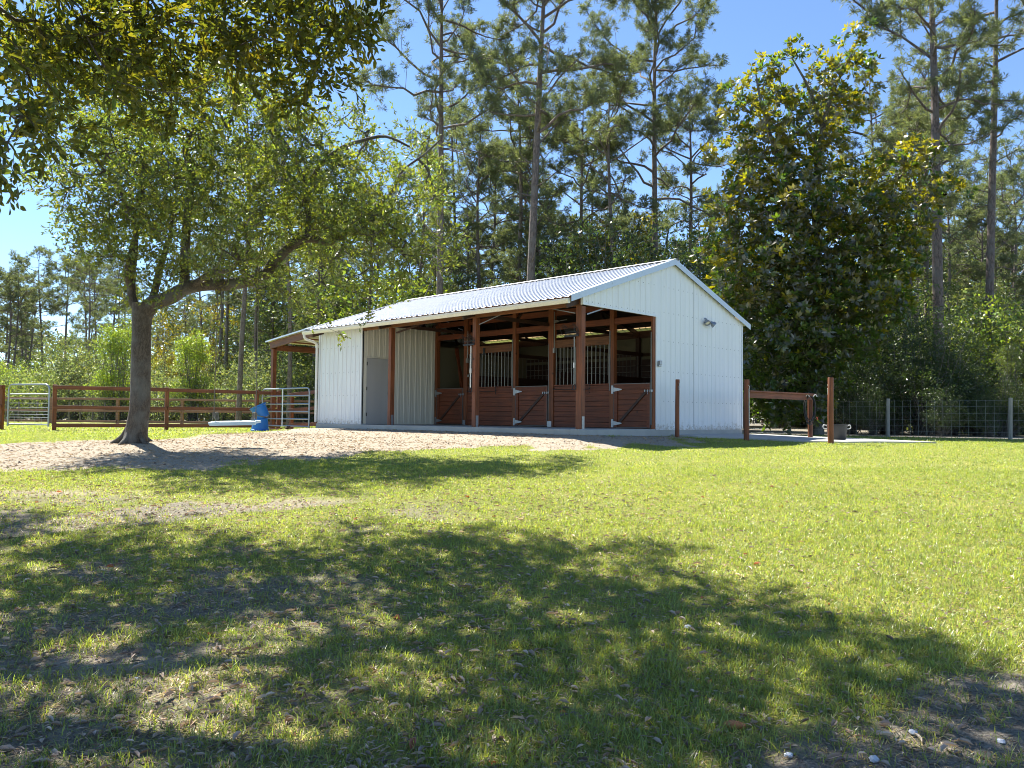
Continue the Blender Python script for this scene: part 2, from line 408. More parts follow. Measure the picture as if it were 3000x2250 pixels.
M_plas = simple('white_plastic', (0.78, 0.77, 0.74), .4)
M_glass = simple('lamp_glass', (0.7, 0.7, 0.66), .15)
M_pad_orange = simple('orange_plastic', (0.6, 0.12, 0.05), .5)
m, nt, b = mat('translucent_panel'); b.inputs['Base Color'].default_value = (.5, .44, .32, 1)
tr = nt.nodes.new('ShaderNodeBsdfTranslucent'); tr.inputs[0].default_value = (.50, .34, .18, 1); mxs = nt.nodes.new('ShaderNodeMixShader'); mxs.inputs[0].default_value = .5
nt.links.new(b.outputs[0], mxs.inputs[1]); nt.links.new(tr.outputs[0], mxs.inputs[2]); nt.links.new(mxs.outputs[0], nt.nodes['Material Output'].inputs[0]); M_skyl = m

M_oakbark = bark('oak_bark', (0.135, 0.108, 0.08), (0.27, 0.265, 0.235), 9, .3)
M_pinebark = bark('pine_bark', (0.20, 0.155, 0.135), (0.26, 0.23, 0.21), 5, .3)
M_magbark = bark('magnolia_bark', (0.16, 0.14, 0.12), (0.3, 0.3, 0.27), 5, .6, .3)
M_oakleaf = foliage('oak_leaf', (0.105, 0.138, 0.038), .5, .38, gloss=.35, ttint=(1.35, 1.28, .32))
M_oakleaf2 = foliage('near_oak_leaf', (0.088, 0.110, 0.028), .48, .38, gloss=.25, ttint=(1.45, 1.25, .28))
M_needle = foliage('pine_needle', (0.140, 0.165, 0.080), .36, .45, gloss=.3, ttint=(1.1, 1.1, .6))
M_magleaf = foliage('magnolia_leaf', (0.060, 0.090, 0.022), .48, .34, back=(0.085, 0.070, 0.026), gloss=.5, ttint=(1.6, 1.6, .3))
M_bushleaf = foliage('bush_leaf', (0.095, 0.130, 0.048), .45, .4, gloss=.3)
M_petal = foliage('magnolia_petal', (.8, .78, .7), .3, .5, gloss=.1, ttint=(.8, .8, .7))
M_grass = foliage('grass_blade', (0.215, 0.265, 0.070), .5, .4, gloss=.3, ttint=(1.25, 1.2, .45))
M_litter = foliage('dead_leaf', (0.30, 0.245, 0.19), .15, .5, gloss=.3, ttint=(1, .8, .5))

# ground: soil, sand, thatch and lawn from the painted cover attribute plus noise
m, nt, b = mat('ground_surface'); N = nt.nodes; L = nt.links
tc = N.new('ShaderNodeTexCoord'); at = N.new('ShaderNodeAttribute'); at.attribute_name = 'col'
sep = N.new('ShaderNodeSeparateColor'); L.new(at.outputs['Color'], sep.inputs[0])
def NO(sc, det=6, ro=.6, dist=0):
    n = N.new('ShaderNodeTexNoise'); n.inputs['Scale'].default_value = sc; n.inputs['Detail'].default_value = det; n.inputs['Roughness'].default_value = ro; n.inputs['Distortion'].default_value = dist
    L.new(tc.outputs['Object'], n.inputs['Vector']); return n
def RA(inp, p0, c0, p1, c1):
    r = N.new('ShaderNodeValToRGB'); r.color_ramp.elements[0].position = p0; r.color_ramp.elements[1].position = p1
    r.color_ramp.elements[0].color = list(c0) + [1]; r.color_ramp.elements[1].color = list(c1) + [1]; L.new(inp, r.inputs[0]); return r
def MX(f, a, b_, mode='MIX'):
    x = N.new('ShaderNodeMix'); x.data_type = 'RGBA'; x.blend_type = mode
    if isinstance(f, float): x.inputs[0].default_value = f
    else: L.new(f, x.inputs[0])
    for s, v in ((6, a), (7, b_)):
        if isinstance(v, tuple): x.inputs[s].default_value = list(v) + [1]
        else: L.new(v, x.inputs[s])
    return x.outputs[2]
nf = NO(55, 9, .75); nm = NO(6, 6, .6); nl = NO(.55, 4); nx = NO(190, 3, .7)
sand = RA(nf.outputs['Fac'], .30, (.17, .14, .105), .60, (.49, .425, .33))
soil = RA(nf.outputs['Fac'], .32, (.085, .075, .055), .62, (.38, .34, .27))
sel = RA(sep.outputs[1], .3, (0, 0, 0), .7, (1, 1, 1))
dirt = MX(sel.outputs[0], soil.outputs[0], sand.outputs[0])
g1 = RA(nf.outputs['Fac'], .34, (.15, .165, .045), .66, (.38, .41, .12)); g2 = RA(nx.outputs['Fac'], .35, (.62, .62, .6), .65, (1.28, 1.28, 1.1))
gg = MX(1.0, g1.outputs[0], g2.outputs[0], 'MULTIPLY')
straw = RA(nf.outputs['Fac'], .35, (.17, .14, .07), .65, (.42, .36, .20))
sf = RA(nm.outputs['Fac'], .52, (0, 0, 0), .72, (.55, .55, .55)); gg = MX(sf.outputs[0], gg, straw.outputs[0])
lt = RA(nl.outputs['Fac'], .35, (.82, .86, .8), .65, (1.15, 1.1, 1.05)); gg = MX(1.0, gg, lt.outputs[0], 'MULTIPLY')
# break up the edge of the cover with fine noise
ma = N.new('ShaderNodeMath'); ma.operation = 'ADD'; L.new(sep.outputs[0], ma.inputs[0])
mb = N.new('ShaderNodeMath'); mb.operation = 'MULTIPLY_ADD'; L.new(nf.outputs['Fac'], mb.inputs[0]); mb.inputs[1].default_value = 1.3; mb.inputs[2].default_value = -.65; L.new(mb.outputs[0], ma.inputs[1])
cf = RA(ma.outputs[0], .36, (0, 0, 0), .56, (1, 1, 1))
cc = MX(cf.outputs[0], dirt, gg)
L.new(cc, b.inputs['Base Color']); b.inputs['Roughness'].default_value = .95; b.inputs['Specular IOR Level'].default_value = .1
ad = N.new('ShaderNodeMath'); ad.operation = 'ADD'; L.new(nf.outputs['Fac'], ad.inputs[0]); L.new(nm.outputs['Fac'], ad.inputs[1])
bp = N.new('ShaderNodeBump'); bp.inputs['Strength'].default_value = .9; bp.inputs['Distance'].default_value = .035; L.new(ad.outputs[0], bp.inputs['Height']); L.new(bp.outputs[0], b.inputs['Normal'])
M_ground = m

# ------------------------------------------------------------------ ground sheet
def build_ground():
    Ys = [np.linspace(-40, 0, 21)[:-1], np.arange(0, 2.4, .2), np.arange(2.4, 9, .045), np.arange(9, 16, .08), np.arange(16, 32, .16), np.arange(32, 60, .8)]
    y = 60.0; far = []
    while y < 900: far.append(y); y *= 1.12
    Ys = np.concatenate(Ys + [np.array(far)])
    T = np.linspace(-1, 1, 461)
    YY, TT = np.meshgrid(Ys, T, indexing='ij')
    Wd = np.maximum(9.0, 3.5 + 0.95 * YY) + np.maximum(0, YY - 30) * .6 + np.maximum(0, -YY) * 1.0
    XX = TT * Wd
    x = CAM[0] + RT[0] * XX + FW[0] * YY; y = CAM[1] + RT[1] * XX + FW[1] * YY
    z = gz(x, y)
    nearf = (1 - sstep(9, 17, YY))
    z = z + nearf * ((fbm(x * 9, y * 9, 5, 3) - .5) * .035)
    g = cover(x, y)
    dirtf = 1 - g
    z = z + (1 - sstep(18, 30, YY)) * dirtf * (fbm(x * 6, y * 6, 8, 3) - .5) * .04
    inside = (x > -11.1) & (x < 0) & (y > 0.0) & (y < 7.5)
    z = np.where(inside, -0.25, z)
    sandy = sstep(8.0, 10.5, YY) * .95 + .05
    sandy = np.maximum(sandy, np.exp(-(((XX + 1.6) / 1.3) ** 2 + ((YY - 4.1) / .35) ** 2)))
    sandy = np.clip(sandy + (fbm(x * .8, y * .8, 77, 3) - .45) * .8 * (YY < 11), 0, 1)
    sandy = sandy * (1 - sstep(0, 2, fence_side(x, y)) * .75)
    V = np.stack([x, y, z], -1).reshape(-1, 3)
    ny, nx_ = YY.shape
    i = np.arange(ny - 1)[:, None] * nx_; j = np.arange(nx_ - 1)[None, :]
    F = np.stack([i + j, i + j + 1, i + nx_ + j + 1, i + nx_ + j], -1).reshape(-1, 4)
    col = np.stack([g.ravel(), sandy.ravel(), np.zeros(g.size)], -1)
    link('ground', mesh_np('ground', V, F, [M_ground], smooth=True, col=col), kind='structure')
build_ground()

# ------------------------------------------------------------------ leaf and blade geometry
def unit(v): return v / (np.linalg.norm(v, axis=-1, keepdims=True) + 1e-9)

def leaves_geo(C, D, Nn, Ln, Wd, fold=0.25, six=False):
    """C centres (base), D long axis, Nn normal; returns V, quads"""
    D = unit(D); S = unit(np.cross(D, Nn)); Nn = np.cross(S, D)
    n = len(C); Ln = np.broadcast_to(Ln, (n,))[:, None]; Wd = np.broadcast_to(Wd, (n,))[:, None]
    if six:
        b0 = C; tip = C + D * Ln - Nn * Ln * .12
        l1 = C + D * Ln * .36 + S * Wd * .46 + Nn * Wd * fold; l2 = C + D * Ln * .74 + S * Wd * .38 + Nn * Wd * fold * .7
        r1 = C + D * Ln * .36 - S * Wd * .46 + Nn * Wd * fold; r2 = C + D * Ln * .74 - S * Wd * .38 + Nn * Wd * fold * .7
        V = np.stack([b0, l1, l2, tip, r2, r1], 1).reshape(-1, 3)
        k = np.arange(n)[:, None] * 6
        F = np.concatenate([k + np.array([[0, 3, 2, 1]]), k + np.array([[0, 5, 4, 3]])])
        return V, F, 6
    V = np.stack([C, C + D * Ln * .5 + S * Wd * .5, C + D * Ln, C + D * Ln * .5 - S * Wd * .5], 1).reshape(-1, 3)
    k = np.arange(n)[:, None] * 4
    return V, k + np.array([[0, 3, 2, 1]]), 4

def leafcols(n, k, base=1.0, var=.3, hue=.15, r=None):
    r = r or rng
    v = base * (1 + (r.random(n) - .5) * 2 * var); h = (r.random(n) - .5) * 2 * hue
    c = np.stack([v * (1 + h * 1.2), v * (1 + h * .3), v * (1 - h)], -1)
    return np.repeat(c, k, axis=0)

# ------------------------------------------------------------------ branching skeletons
def grow(main, targets, rs, step=.35, curl=.10, up=.15):
    """main: list of polylines (n,3) already placed; returns chains attached to the nearest wood"""
    nodes = np.concatenate(main); n0 = len(nodes)
    par = -np.ones(n0, int)
    cap = n0 + len(targets) * 14
    A = np.zeros((cap, 3)); A[:n0] = nodes; PR = -np.ones(cap, int); n = n0
    d0 = np.array([np.min(np.linalg.norm(nodes - t, axis=1)) for t in targets])
    chains = []
    for ti in np.argsort(d0):
        t = targets[ti]
        dd = np.linalg.norm(A[:n] - t, axis=1); k = int(np.argmin(dd)); L = dd[k]
        if L < 0.05: continue
        m = max(2, min(12, int(L / step) + 1))
        p0 = A[k]
        tt = np.linspace(0, 1, m + 1)[1:, None]
        side = rs.normal(size=3); side -= side @ (t - p0) * (t - p0) / L ** 2
        pts = p0 + (t - p0) * tt + np.sin(tt * pi) * side * curl * L + np.sin(tt * pi) * np.array([0, 0, -up * L])
        pts[:-1] += rs.normal(size=(m - 1, 3)) * .03 * min(L, 1.5) if m > 1 else 0
        ids = np.arange(n, n + m); A[n:n + m] = pts; PR[n] = k; PR[n + 1:n + m] = np.arange(n, n + m - 1); n += m
        chains.append((k, ids))
    # pipe model
    W = np.zeros(n); 
    for k, ids in chains: W[ids[-1]] += 1
    for i in range(n - 1, n0 - 1, -1):
        if PR[i] >= n0: W[PR[i]] += W[i]
    return A[:n], chains, W

def wood_mesh(A, chains, W, main, rtip=.006, expo=.45, k=5, km=10, cap_r=.09):
    Vs = []; Fs = []; n = 0
    for pts, rad in main:
        V, F = tube_geo(pts, rad, km); Vs.append(V); Fs.append(F + n); n += len(V)
    for p, ids in chains:
        pts = np.concatenate([A[p][None], A[ids]]); w = np.maximum(W[ids], 1)
        r = np.minimum(rtip * w ** expo, cap_r); r = np.concatenate([[r[0] * 1.1], r]); r[-1] *= .6
        V, F = tube_geo(pts, r, k); Vs.append(V); Fs.append(F + n); n += len(V)
    return np.concatenate(Vs), np.concatenate(Fs)

def blob_targets(blobs, spacing, rs, jitter=1.0):
    """blobs: (centre, rx(side), ry(depth), rz); random points kept apart"""
    out = []
    for c, rx, ry, rz, dens in blobs:
        vol = 4.19 * rx * ry * rz; k = max(3, int(vol / spacing ** 3 * dens * 1.2))
        u = rs.normal(size=(k, 3)); u /= np.linalg.norm(u, axis=1)[:, None]; u *= (rs.random(k) ** (1 / 2.4))[:, None]
        q = c + (RT3 * (u[:, :1] * rx)) + (FW3 * (u[:, 1:2] * ry)) + np.array([0, 0, 1]) * u[:, 2:] * rz
        out.append(q)
    Q = np.concatenate(out); keep = []
    cell = {}
    for q in Q:
        c = tuple((q / spacing).astype(int)); ok = True
        for dx in (-1, 0, 1):
            for dy in (-1, 0, 1):
                for dz in (-1, 0, 1):
                    for p in cell.get((c[0] + dx, c[1] + dy, c[2] + dz), ()):
                        if np.sum((p - q) ** 2) < (spacing * .75) ** 2: ok = False; break
                    if not ok: break
                if not ok: break
            if not ok: break
        if ok: cell.setdefault(c, []).append(q); keep.append(q)
    return np.array(keep)
RT3 = np.array([RT[0], RT[1], 0]); FW3 = np.array([FW[0], FW[1], 0])

def pxblob(px, py, rx, ry, Y, dens=1.0, deep=1.0):
    c = P(px, py, Y); s = Y / FPX
    return (c, rx * s, max(rx, ry) * s * deep, ry * s, dens)

def spray_leaves(tips, dirs, nsp, per, slen, Ln, Wd, rs, six, hang=.2, cvar=.35, hue=.2, flat=.6):
    """leaves set along short twigs that fan out from every branch tip"""
    n = len(tips); i1 = np.repeat(np.arange(n), nsp); m1 = len(i1)
    sd = unit(dirs[i1] * .55 + rs.normal(size=(m1, 3)) * np.array([1, 1, .7]) * .75 + np.array([0, 0, .15 - hang]))
    org = tips[i1] - dirs[i1] * rs.uniform(0, .25, m1)[:, None] + rs.normal(size=(m1, 3)) * .04
    sl = slen * rs.uniform(.6, 1.3, m1)
    i2 = np.repeat(np.arange(m1), per); t = np.tile((np.arange(per) + .6) / per, m1) ** .8
    C = org[i2] + sd[i2] * (t * sl[i2])[:, None] + np.array([0, 0, -1]) * (t ** 2 * sl[i2] * hang)[:, None]
    D = unit(sd[i2] * .8 + rs.normal(size=(len(i2), 3)) * .6 + np.array([0, 0, -hang * .5])); Nn = unit(rs.normal(size=C.shape) * (1 - flat * .5) + np.array([0, 0, flat]))
    V, F, k = leaves_geo(C, D, Nn, Ln * (.55 + .7 * rs.random(len(i2))), Wd * (.7 + .6 * rs.random(len(i2))), six=six)
    cl = (1 + (rs.random(n) - .5) * .4)[i1][i2]; yy = (rs.random(m1) < .12)[i2]
    col = leafcols(len(i2), k, 1.0, cvar, hue, rs) * np.repeat(cl, k)[:, None] * np.where(np.repeat(yy, k)[:, None], np.array([[1.45, 1.25, .9]]), 1.0)
    S = unit(np.cross(sd, rs.normal(size=sd.shape))) * .0028
    e = org + sd * sl[:, None] + np.array([0, 0, -1]) * (sl * hang)[:, None]
    TV = np.stack([org - S, org + S, e + S * .4, e - S * .4], 1).reshape(-1, 3); kk = np.arange(m1)[:, None] * 4 + np.array([[0, 1, 2, 3]]) + len(V)
    return np.concatenate([V, TV]), np.concatenate([F, kk]), np.concatenate([col, np.tile([[.45, .30, .5]], (len(TV), 1))])

def cluster_leaves(tips, dirs, per, rad, Ln, Wd, rs, six, hang=.2, cbase=1.0, cvar=.35, hue=.2, flat=.6):
    n = len(tips); idx = np.repeat(np.arange(n), per); m = len(idx)
    u = rs.normal(size=(m, 3)); u /= np.linalg.norm(u, axis=1)[:, None]; u *= (rs.random(m) ** .5)[:, None] * rad; u[:, 2] *= .75
    C = tips[idx] + u
    D = unit(u / rad * .6 + rs.normal(size=(m, 3)) * .8 + dirs[idx] * .5 + np.array([0, 0, -hang]))
    Nn = unit(rs.normal(size=(m, 3)) * (1 - flat * .5) + np.array([0, 0, flat]))
    L = Ln * (.65 + .6 * rs.random(m)); W = Wd * (.7 + .5 * rs.random(m))
    V, F, k = leaves_geo(C, D, Nn, L, W, six=six)
    cl = (1 + (rs.random(n) - .5) * .35)[idx]
    col = leafcols(m, k, cbase, cvar, hue, rs) * np.repeat(cl, k)[:, None]
    return V, F, col

def tree_from_blobs(name, label, cat, base, main, blobs, leafmat, barkmat, seed, spacing=.4, per=40, rad=.32, Ln=.08, Wd=.03, six=False,
                    rtip=.006, hang=.2, cbase=1.0, cvar=.35, hue=.2, group=None, curl=.1, extra_children=None, km=10, expo=.45, flat=.6, upsag=.15, nsp=6):
    rs = np.random.default_rng(seed)
    tg = blob_targets(blobs, spacing, rs)
    A, ch, W = grow([p for p, r in main], tg, rs, curl=curl, up=upsag)
    V, F = wood_mesh(A, ch, W, main, rtip=rtip, km=km, expo=expo)
    base = np.array(base, float)
    root = thing(name, label, cat, tuple(base), group)
    link('trunk', mesh_np('trunk', V - base, F, [barkmat], smooth=True), root)
    tips = np.array([A[ids[-1]] for p, ids in ch]); dirs = np.array([unit(A[ids[-1]] - A[ids[-2]] if len(ids) > 1 else A[ids[-1]] - A[p]) for p, ids in ch])
    mid = np.array([A[ids[len(ids) // 2]] for p, ids in ch if len(ids) > 3]); 
    LV, LF, LC = spray_leaves(tips, dirs, nsp, per, rad, Ln, Wd, rs, six, hang, cvar, hue, flat)
    link('crown', mesh_np('crown', LV - base, LF, [leafmat], col=LC), root)
    return root, tips

# ================================================================== BARN
XT = -8.71; XL = -11.09; S = 2.9; D_ = 7.48; EH = 3.13; RK = .339; YR = 3.74
def roofz(y): return EH + 0.02 + RK * (YR - abs(y - YR)) 
def sheet(mb, P0, U, W, Nrm, f0, f1, Vd, sp=.23, rw=.055, rh=.022, minor=True, off=0.0, rows=None, screws=None):
    """ribbed sheet: runs W along U; at each s spans f0(s)..f1(s) along Vd; ribs every sp"""
    P0 = np.array(P0, float); U = np.array(U, float); Vd = np.array(Vd, float); Nrm = np.array(Nrm, float)
    ss = [0.0]; hh = [0.0]; s = off
    prof = [(-rw / 2 - .012, 0), (-rw / 2 + .004, rh), (rw / 2 - .004, rh), (rw / 2 + .012, 0)]
    if minor: prof += [(sp * .36, 0), (sp * .36 + .012, rh * .22), (sp * .36 + .03, rh * .22), (sp * .36 + .042, 0), (sp * .60, 0), (sp * .60 + .012, rh * .22), (sp * .60 + .03, rh * .22), (sp * .60 + .042, 0)]
    while s < W:
        for a, h in prof:
            t = s + a
            if ss[-1] + 1e-4 < t < W - 1e-4: ss.append(t); hh.append(h)
        s += sp
    ss.append(W); hh.append(0.0); n = len(ss)
    V = []
    for s, h in zip(ss, hh):
        V.append(P0 + U * s + Nrm * h + Vd * f0(s)); V.append(P0 + U * s + Nrm * h + Vd * f1(s))
    F = [(2 * i, 2 * i + 2, 2 * i + 3, 2 * i + 1) for i in range(n - 1)]
    mb.add(V, F)
    if screws is not None:
        for hz in rows:
            s = off + sp * .5
            while s < W:
                if f0(s) + .03 < hz(s) < f1(s) - .03:
                    c = P0 + U * s + Vd * hz(s) + Nrm * .004
                    q = .011
                    screws.add([c - U * q - Vd * q, c + U * q - Vd * q, c + U * q + Vd * q, c - U * q + Vd * q, c + Nrm * .006],
                               [(0, 1, 4), (1, 2, 4), (2, 3, 4), (3, 0, 4)])
                s += sp

BO = np.array([-5.5, 3.74, 0.0])
barn = thing('horse_barn', 'white metal-clad horse barn with open front, red-brown posts and pale ribbed roof', 'barn', tuple(BO))
def bp_(mb, name, m, bevel=0.0, parent=barn, smooth=False, **kw): return mb.build(name, m, parent, org=BO, bevel=bevel, smooth=smooth, **kw)

# slab
mb = MB(); mb.box(XL - .02, 0.02, -.10, D_ + .02, -.42, -.004); bp_(mb, 'concrete_slab', M_conc, .012)
mb = MB(); mb.box(-.22, .06, -.14, .12, -.42, .004); bp_(mb, 'footing', M_conc, .012)
# roof slopes
for side in (0, 1):
    mb = MB(); U = (1, 0, 0); Lr = 11.09 + .22
    if side == 0: y0, dirn = -.50, 1
    else: y0, dirn = D_ + .32, -1
    z0 = roofz(y0) if side == 0 else roofz(y0)
    z0 = EH + .02 + RK * (YR - abs(y0 - YR))
    ln = abs(YR - y0) * sqrt(1 + RK * RK)
    Vd = np.array([0, dirn, RK]); Vd /= np.linalg.norm(Vd); Nn = np.array([0, -dirn * RK, 1]); Nn /= np.linalg.norm(Nn)
    if side == 0:
        sheet(mb, (XL - .12, y0, z0 + .045), U, Lr, Nn, lambda s: 0, lambda s: ln, Vd, .23, .040, .024, False)
    else:
        a, b_ = .44, .68
        sheet(mb, (XL - .12, y0, z0 + .045), U, Lr, Nn, lambda s: 0, lambda s: a, Vd, .23, .040, .024, False)
        sheet(mb, (XL - .12, y0, z0 + .045), U, Lr, Nn, lambda s: b_, lambda s: ln, Vd, .23, .040, .024, False)
        sk = MB(); sheet(sk, (XL - .12, y0, z0 + .048), U, Lr, Nn, lambda s: a - .02, lambda s: b_ + .02, Vd, .23, .040, .024, False)
        bp_(sk, 'skylight_panel', M_skyl)
    bp_(mb, 'roof', M_roof)
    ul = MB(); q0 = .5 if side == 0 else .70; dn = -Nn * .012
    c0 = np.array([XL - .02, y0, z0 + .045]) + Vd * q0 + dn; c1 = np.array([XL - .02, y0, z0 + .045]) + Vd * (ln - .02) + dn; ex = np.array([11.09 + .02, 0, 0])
    ul.add([c0, c0 + ex, c1 + ex, c1], [(0, 1, 2, 3)]); bp_(ul, 'roof_shade_sheet', M_roof_shade)  # added dark layer that paints the shade under the roof
# ridge cap
mb = MB(); zr = roofz(YR) + .078
for dirn in (-1, 1):
    mb.add([(XL - .12, YR, zr + .02), (.14, YR, zr + .02), (.14, YR + dirn * .17, zr + .02 - .17 * RK), (XL - .12, YR + dirn * .17, zr + .02 - .17 * RK)], [(0, 1, 2, 3)])
bp_(mb, 'ridge_cap', M_roof)
# rake trims at both gables
def rake(xo, sgn, y0, y1, name='rake_trim'):
    z0 = roofz(y0) + .085; z1 = roofz(y1) + .085
    mb = MB()
    mb.add([(xo, y0, z0), (xo, y1, z1), (xo, y1, z1 - .155), (xo, y0, z0 - .155), (xo - sgn * .13, y0, z0 + .003), (xo - sgn * .13, y1, z1 + .003),
            (xo - sgn * .016, y0, z0 - .155), (xo - sgn * .016, y1, z1 - .155)], [(0, 3, 2, 1), (0, 1, 5, 4), (3, 6, 7, 2)])
    for k in range(7):
        t = (k + .5) / 7; y = y0 + (y1 - y0) * t; z = z0 + (z1 - z0) * t - .06
        mb.box(xo + .001 * sgn, xo + .007 * sgn, y - .012, y + .012, z - .012, z + .012)
    bp_(mb, name, M_trim)
rake(.125, 1, -.53, YR, ); rake(.125, 1, D_ + .34, YR); rake(XL - .14, -1, -.5, YR); rake(XL - .14, -1, D_ + .32, YR)
# gutter with lip, brackets and downspout
mb = MB(); gx0, gx1 = XL - .18, .06; gy, gzz = -.53, roofz(-.53) + .005
pr = [(0, .02), (0, -.085), (-.015, -.105), (-.065, -.105), (-.085, -.07), (-.10, -.03), (-.10, .0), (-.085, .004)]
V = []; 
for x in (gx0, gx1):
    for a, b_ in pr: V.append((x, gy + .04 + a, gzz + b_))
n = len(pr); F = [(i, i + 1, n + i + 1, n + i) for i in range(n - 1)]
mb.add(V, F); mb.F.setdefault(n, []).append(np.array([list(range(n)), list(range(n, 2 * n))[::-1]]))
for x in np.arange(XL + .5, 0, .92): mb.box(x - .02, x + .02, gy - .064, gy + .04, gzz - .004, gzz + .006)
bp_(mb, 'gutter', M_gut)
mb = MB(); px_ = XL - .12
mb.tube(smooth_path([(px_ + .02, gy - .01, gzz - .08), (px_ + .02, gy - .01, gzz - .16), (px_ + .03, gy + .06, gzz - .25), (px_ + .05, gy + .30, gzz - .31), (px_ + .055, -.09, gzz - .38), (px_ + .055, -.085, gzz - .48)], 5), .042, 12)
mb.tube([(px_ + .055, -.085, gzz - .46), (px_ + .055, -.085, .05)], .040, 12); mb.tube([(px_ + .055, -.085, gzz - .40), (px_ + .055, -.085, gzz - .50)], .05, 12)
bp_(mb, 'downspout', M_plas, smooth=True)
# eave purlin, header beam and rafters
mb = MB(); mb.beam((XL, -.46, roofz(-.46) - .035), (0.0, -.46, roofz(-.46) - .035), .03, .10); bp_(mb, 'fascia_board', M_darkboard)
mb = MB()
xs = [XT - .0, -7.32, -3.66, .0]
for i in range(3): mb.box(xs[i] + .003, xs[i + 1] - .003 if i < 2 else -.035, .0, .045, 2.875, 3.145)
bp_(mb, 'header_beam', M_beam, .004)
for y in np.arange(.25, 7.3, .62):
    mb = MB(); z = roofz(y) - .005
    if y > 6.35: z = z
    mb.box(XL + .03, -.04, y - .02, y + .02, z - .07, z + .02); bp_(mb, 'purlin', M_darkboard)
for x in (XL + .2, -7.32, -3.66, -.12):
    mb = MB()
    mb.beam((x, -.42, roofz(-.42) - .15), (x, YR, roofz(YR) - .16), .05, .15); mb.beam((x, D_ - .02, roofz(D_) - .15), (x, YR, roofz(YR) - .16), .05, .15)
    if x > -8: mb.beam((x + .06, .2, 2.95), (x + .06, D_ - .2, 2.95), .04, .10)
    for a, b_ in ((1.6, 2.3), (2.9, 3.74), (4.6, 3.74), (5.9, 5.2)):
        mb.beam((x + .02, a, 2.98), (x + .02, b_, roofz(b_) - .2), .04, .07)
    bp_(mb, 'roof_truss', M_darkboard)
# diagonal braces near posts, slender steel
for a, b_, w, h in (((-3.56, .08, 2.7), (-2.5, .3, 3.05), .012, .022), ((-.25, .06, 2.72), (-1.6, .5, 3.02), .012, .022), ((-.05, .25, 2.70), (-.12, 1.4, 3.05), .012, .03), ((-7.15, .1, 2.72), (-6.3, .5, 3.0), .02, .05)):
    mb = MB(); mb.beam(a, b_, w, h); bp_(mb, 'wind_brace', M_darkboard if w > .015 else M_screw)
# front posts with base plates
PW = .14
for x in (-7.32, -3.66, 0.0):
    x1 = x + (.0 if x == 0 else .07); x0 = x1 - PW
    top = 2.874
    mb = MB(); mb.box(x0 - .035 * (x == 0), x1 - .012, 0.0, .15, 0.0, top); po = bp_(mb, 'post', M_post, .005)
    mb = MB(); mb.box(x1 - .011, x1 - .003, .03, .12, .0, .30); mb.box(x1 - .003, x1 + .004, .065, .085, .09, .11); mb.box(x1 - .003, x1 + .004, .065, .085, .22, .24)
    bp_(mb, 'base_bracket', M_galv, parent=po)
# gable wall (right end) with the opening cut over the aisle
HB = 2.93
mb = MB(); sc = MB()
def gtop(y): return roofz(y) - .005
def gbot(s): return .0 if s > 3.03 else HB
sheet(mb, (.012, 0.0, 0), (0, 1, 0), 3.0, (1, 0, 0), lambda s: HB, lambda s: gtop(s), (0, 0, 1), .23, .05, .013, off=.02,
      rows=[lambda s: HB + .06, lambda s: 3.72], screws=sc)
sheet(mb, (.012, 3.0, 0), (0, 1, 0), D_ - 3.0, (1, 0, 0), lambda s: -.005, lambda s: gtop(s + 3.0), (0, 0, 1), .23, .05, .013, off=.02 + 13 * .23 - 3.0 + .23,
      rows=[lambda s: .06, lambda s: .72, lambda s: 1.5, lambda s: 2.3, lambda s: 3.05, lambda s: 3.72], screws=sc)
# break: insert apex vertex line by an extra narrow sheet is not needed, ribs are closer than 6 cm
mb.extra = (sc, M_screw); gw = bp_(mb, 'gable_wall', M_white)
mb = MB()
for y in (3.74 + .17, 3.74 + 1.06): mb.box(.0125, .0165, y, y + .006, 0.0, gtop(y) - .02)
bp_(mb, 'sheet_seam', M_screw, parent=gw)
# flashings
mb = MB(); mb.box(.008, .04, -.006, 3.0, HB - .035, HB + .0); mb.box(-.03, .045, -.012, .03, HB - .035, gtop(0) + .02); mb.box(-.09, .028, 2.985, 3.0, .0, HB - .036)
mb.box(.008, .035, D_ - .03, D_ + .02, 0.0, gtop(D_)); mb.box(.008, .03, 3.0, D_, -.03, -.006)
bp_(mb, 'corner_flashing', M_white)
# front wall of the tack room
mb = MB(); sc = MB()
sheet(mb, (XL, -.012, 0), (1, 0, 0), XT - XL, (0, -1, 0), lambda s: -.0, lambda s: EH - .02, (0, 0, 1), .238, .05, .02, off=.11,
      rows=[lambda s: .07, lambda s: .9, lambda s: 1.62, lambda s: 2.42], screws=sc)
mb.extra = (sc, M_screw); fw = bp_(mb, 'front_wall', M_white)
mb = MB(); mb.box(XL - .03, XL + .05, -.04, -.014, 0, EH); mb.box(XT - .05, XT + .035, -.045, -.014, 0, EH - .16); mb.box(XL, XT, -.04, -.0, -.03, -.002); bp_(mb, 'corner_flashing', M_white)
# left gable wall and rear wall
mb = MB(); sheet(mb, (XL - .012, D_, 0), (0, -1, 0), D_, (-1, 0, 0), lambda s: 0, lambda s: gtop(D_ - s), (0, 0, 1), .23, .05, .02, off=.05); bp_(mb, 'end_wall', M_white)
mb = MB(); sheet(mb, (0, D_ + .012, 0), (-1, 0, 0), 11.09, (0, 1, 0), lambda s: 0, lambda s: EH - .06, (0, 0, 1), .23, .05, .02, off=.05); bp_(mb, 'back_wall', M_cream)
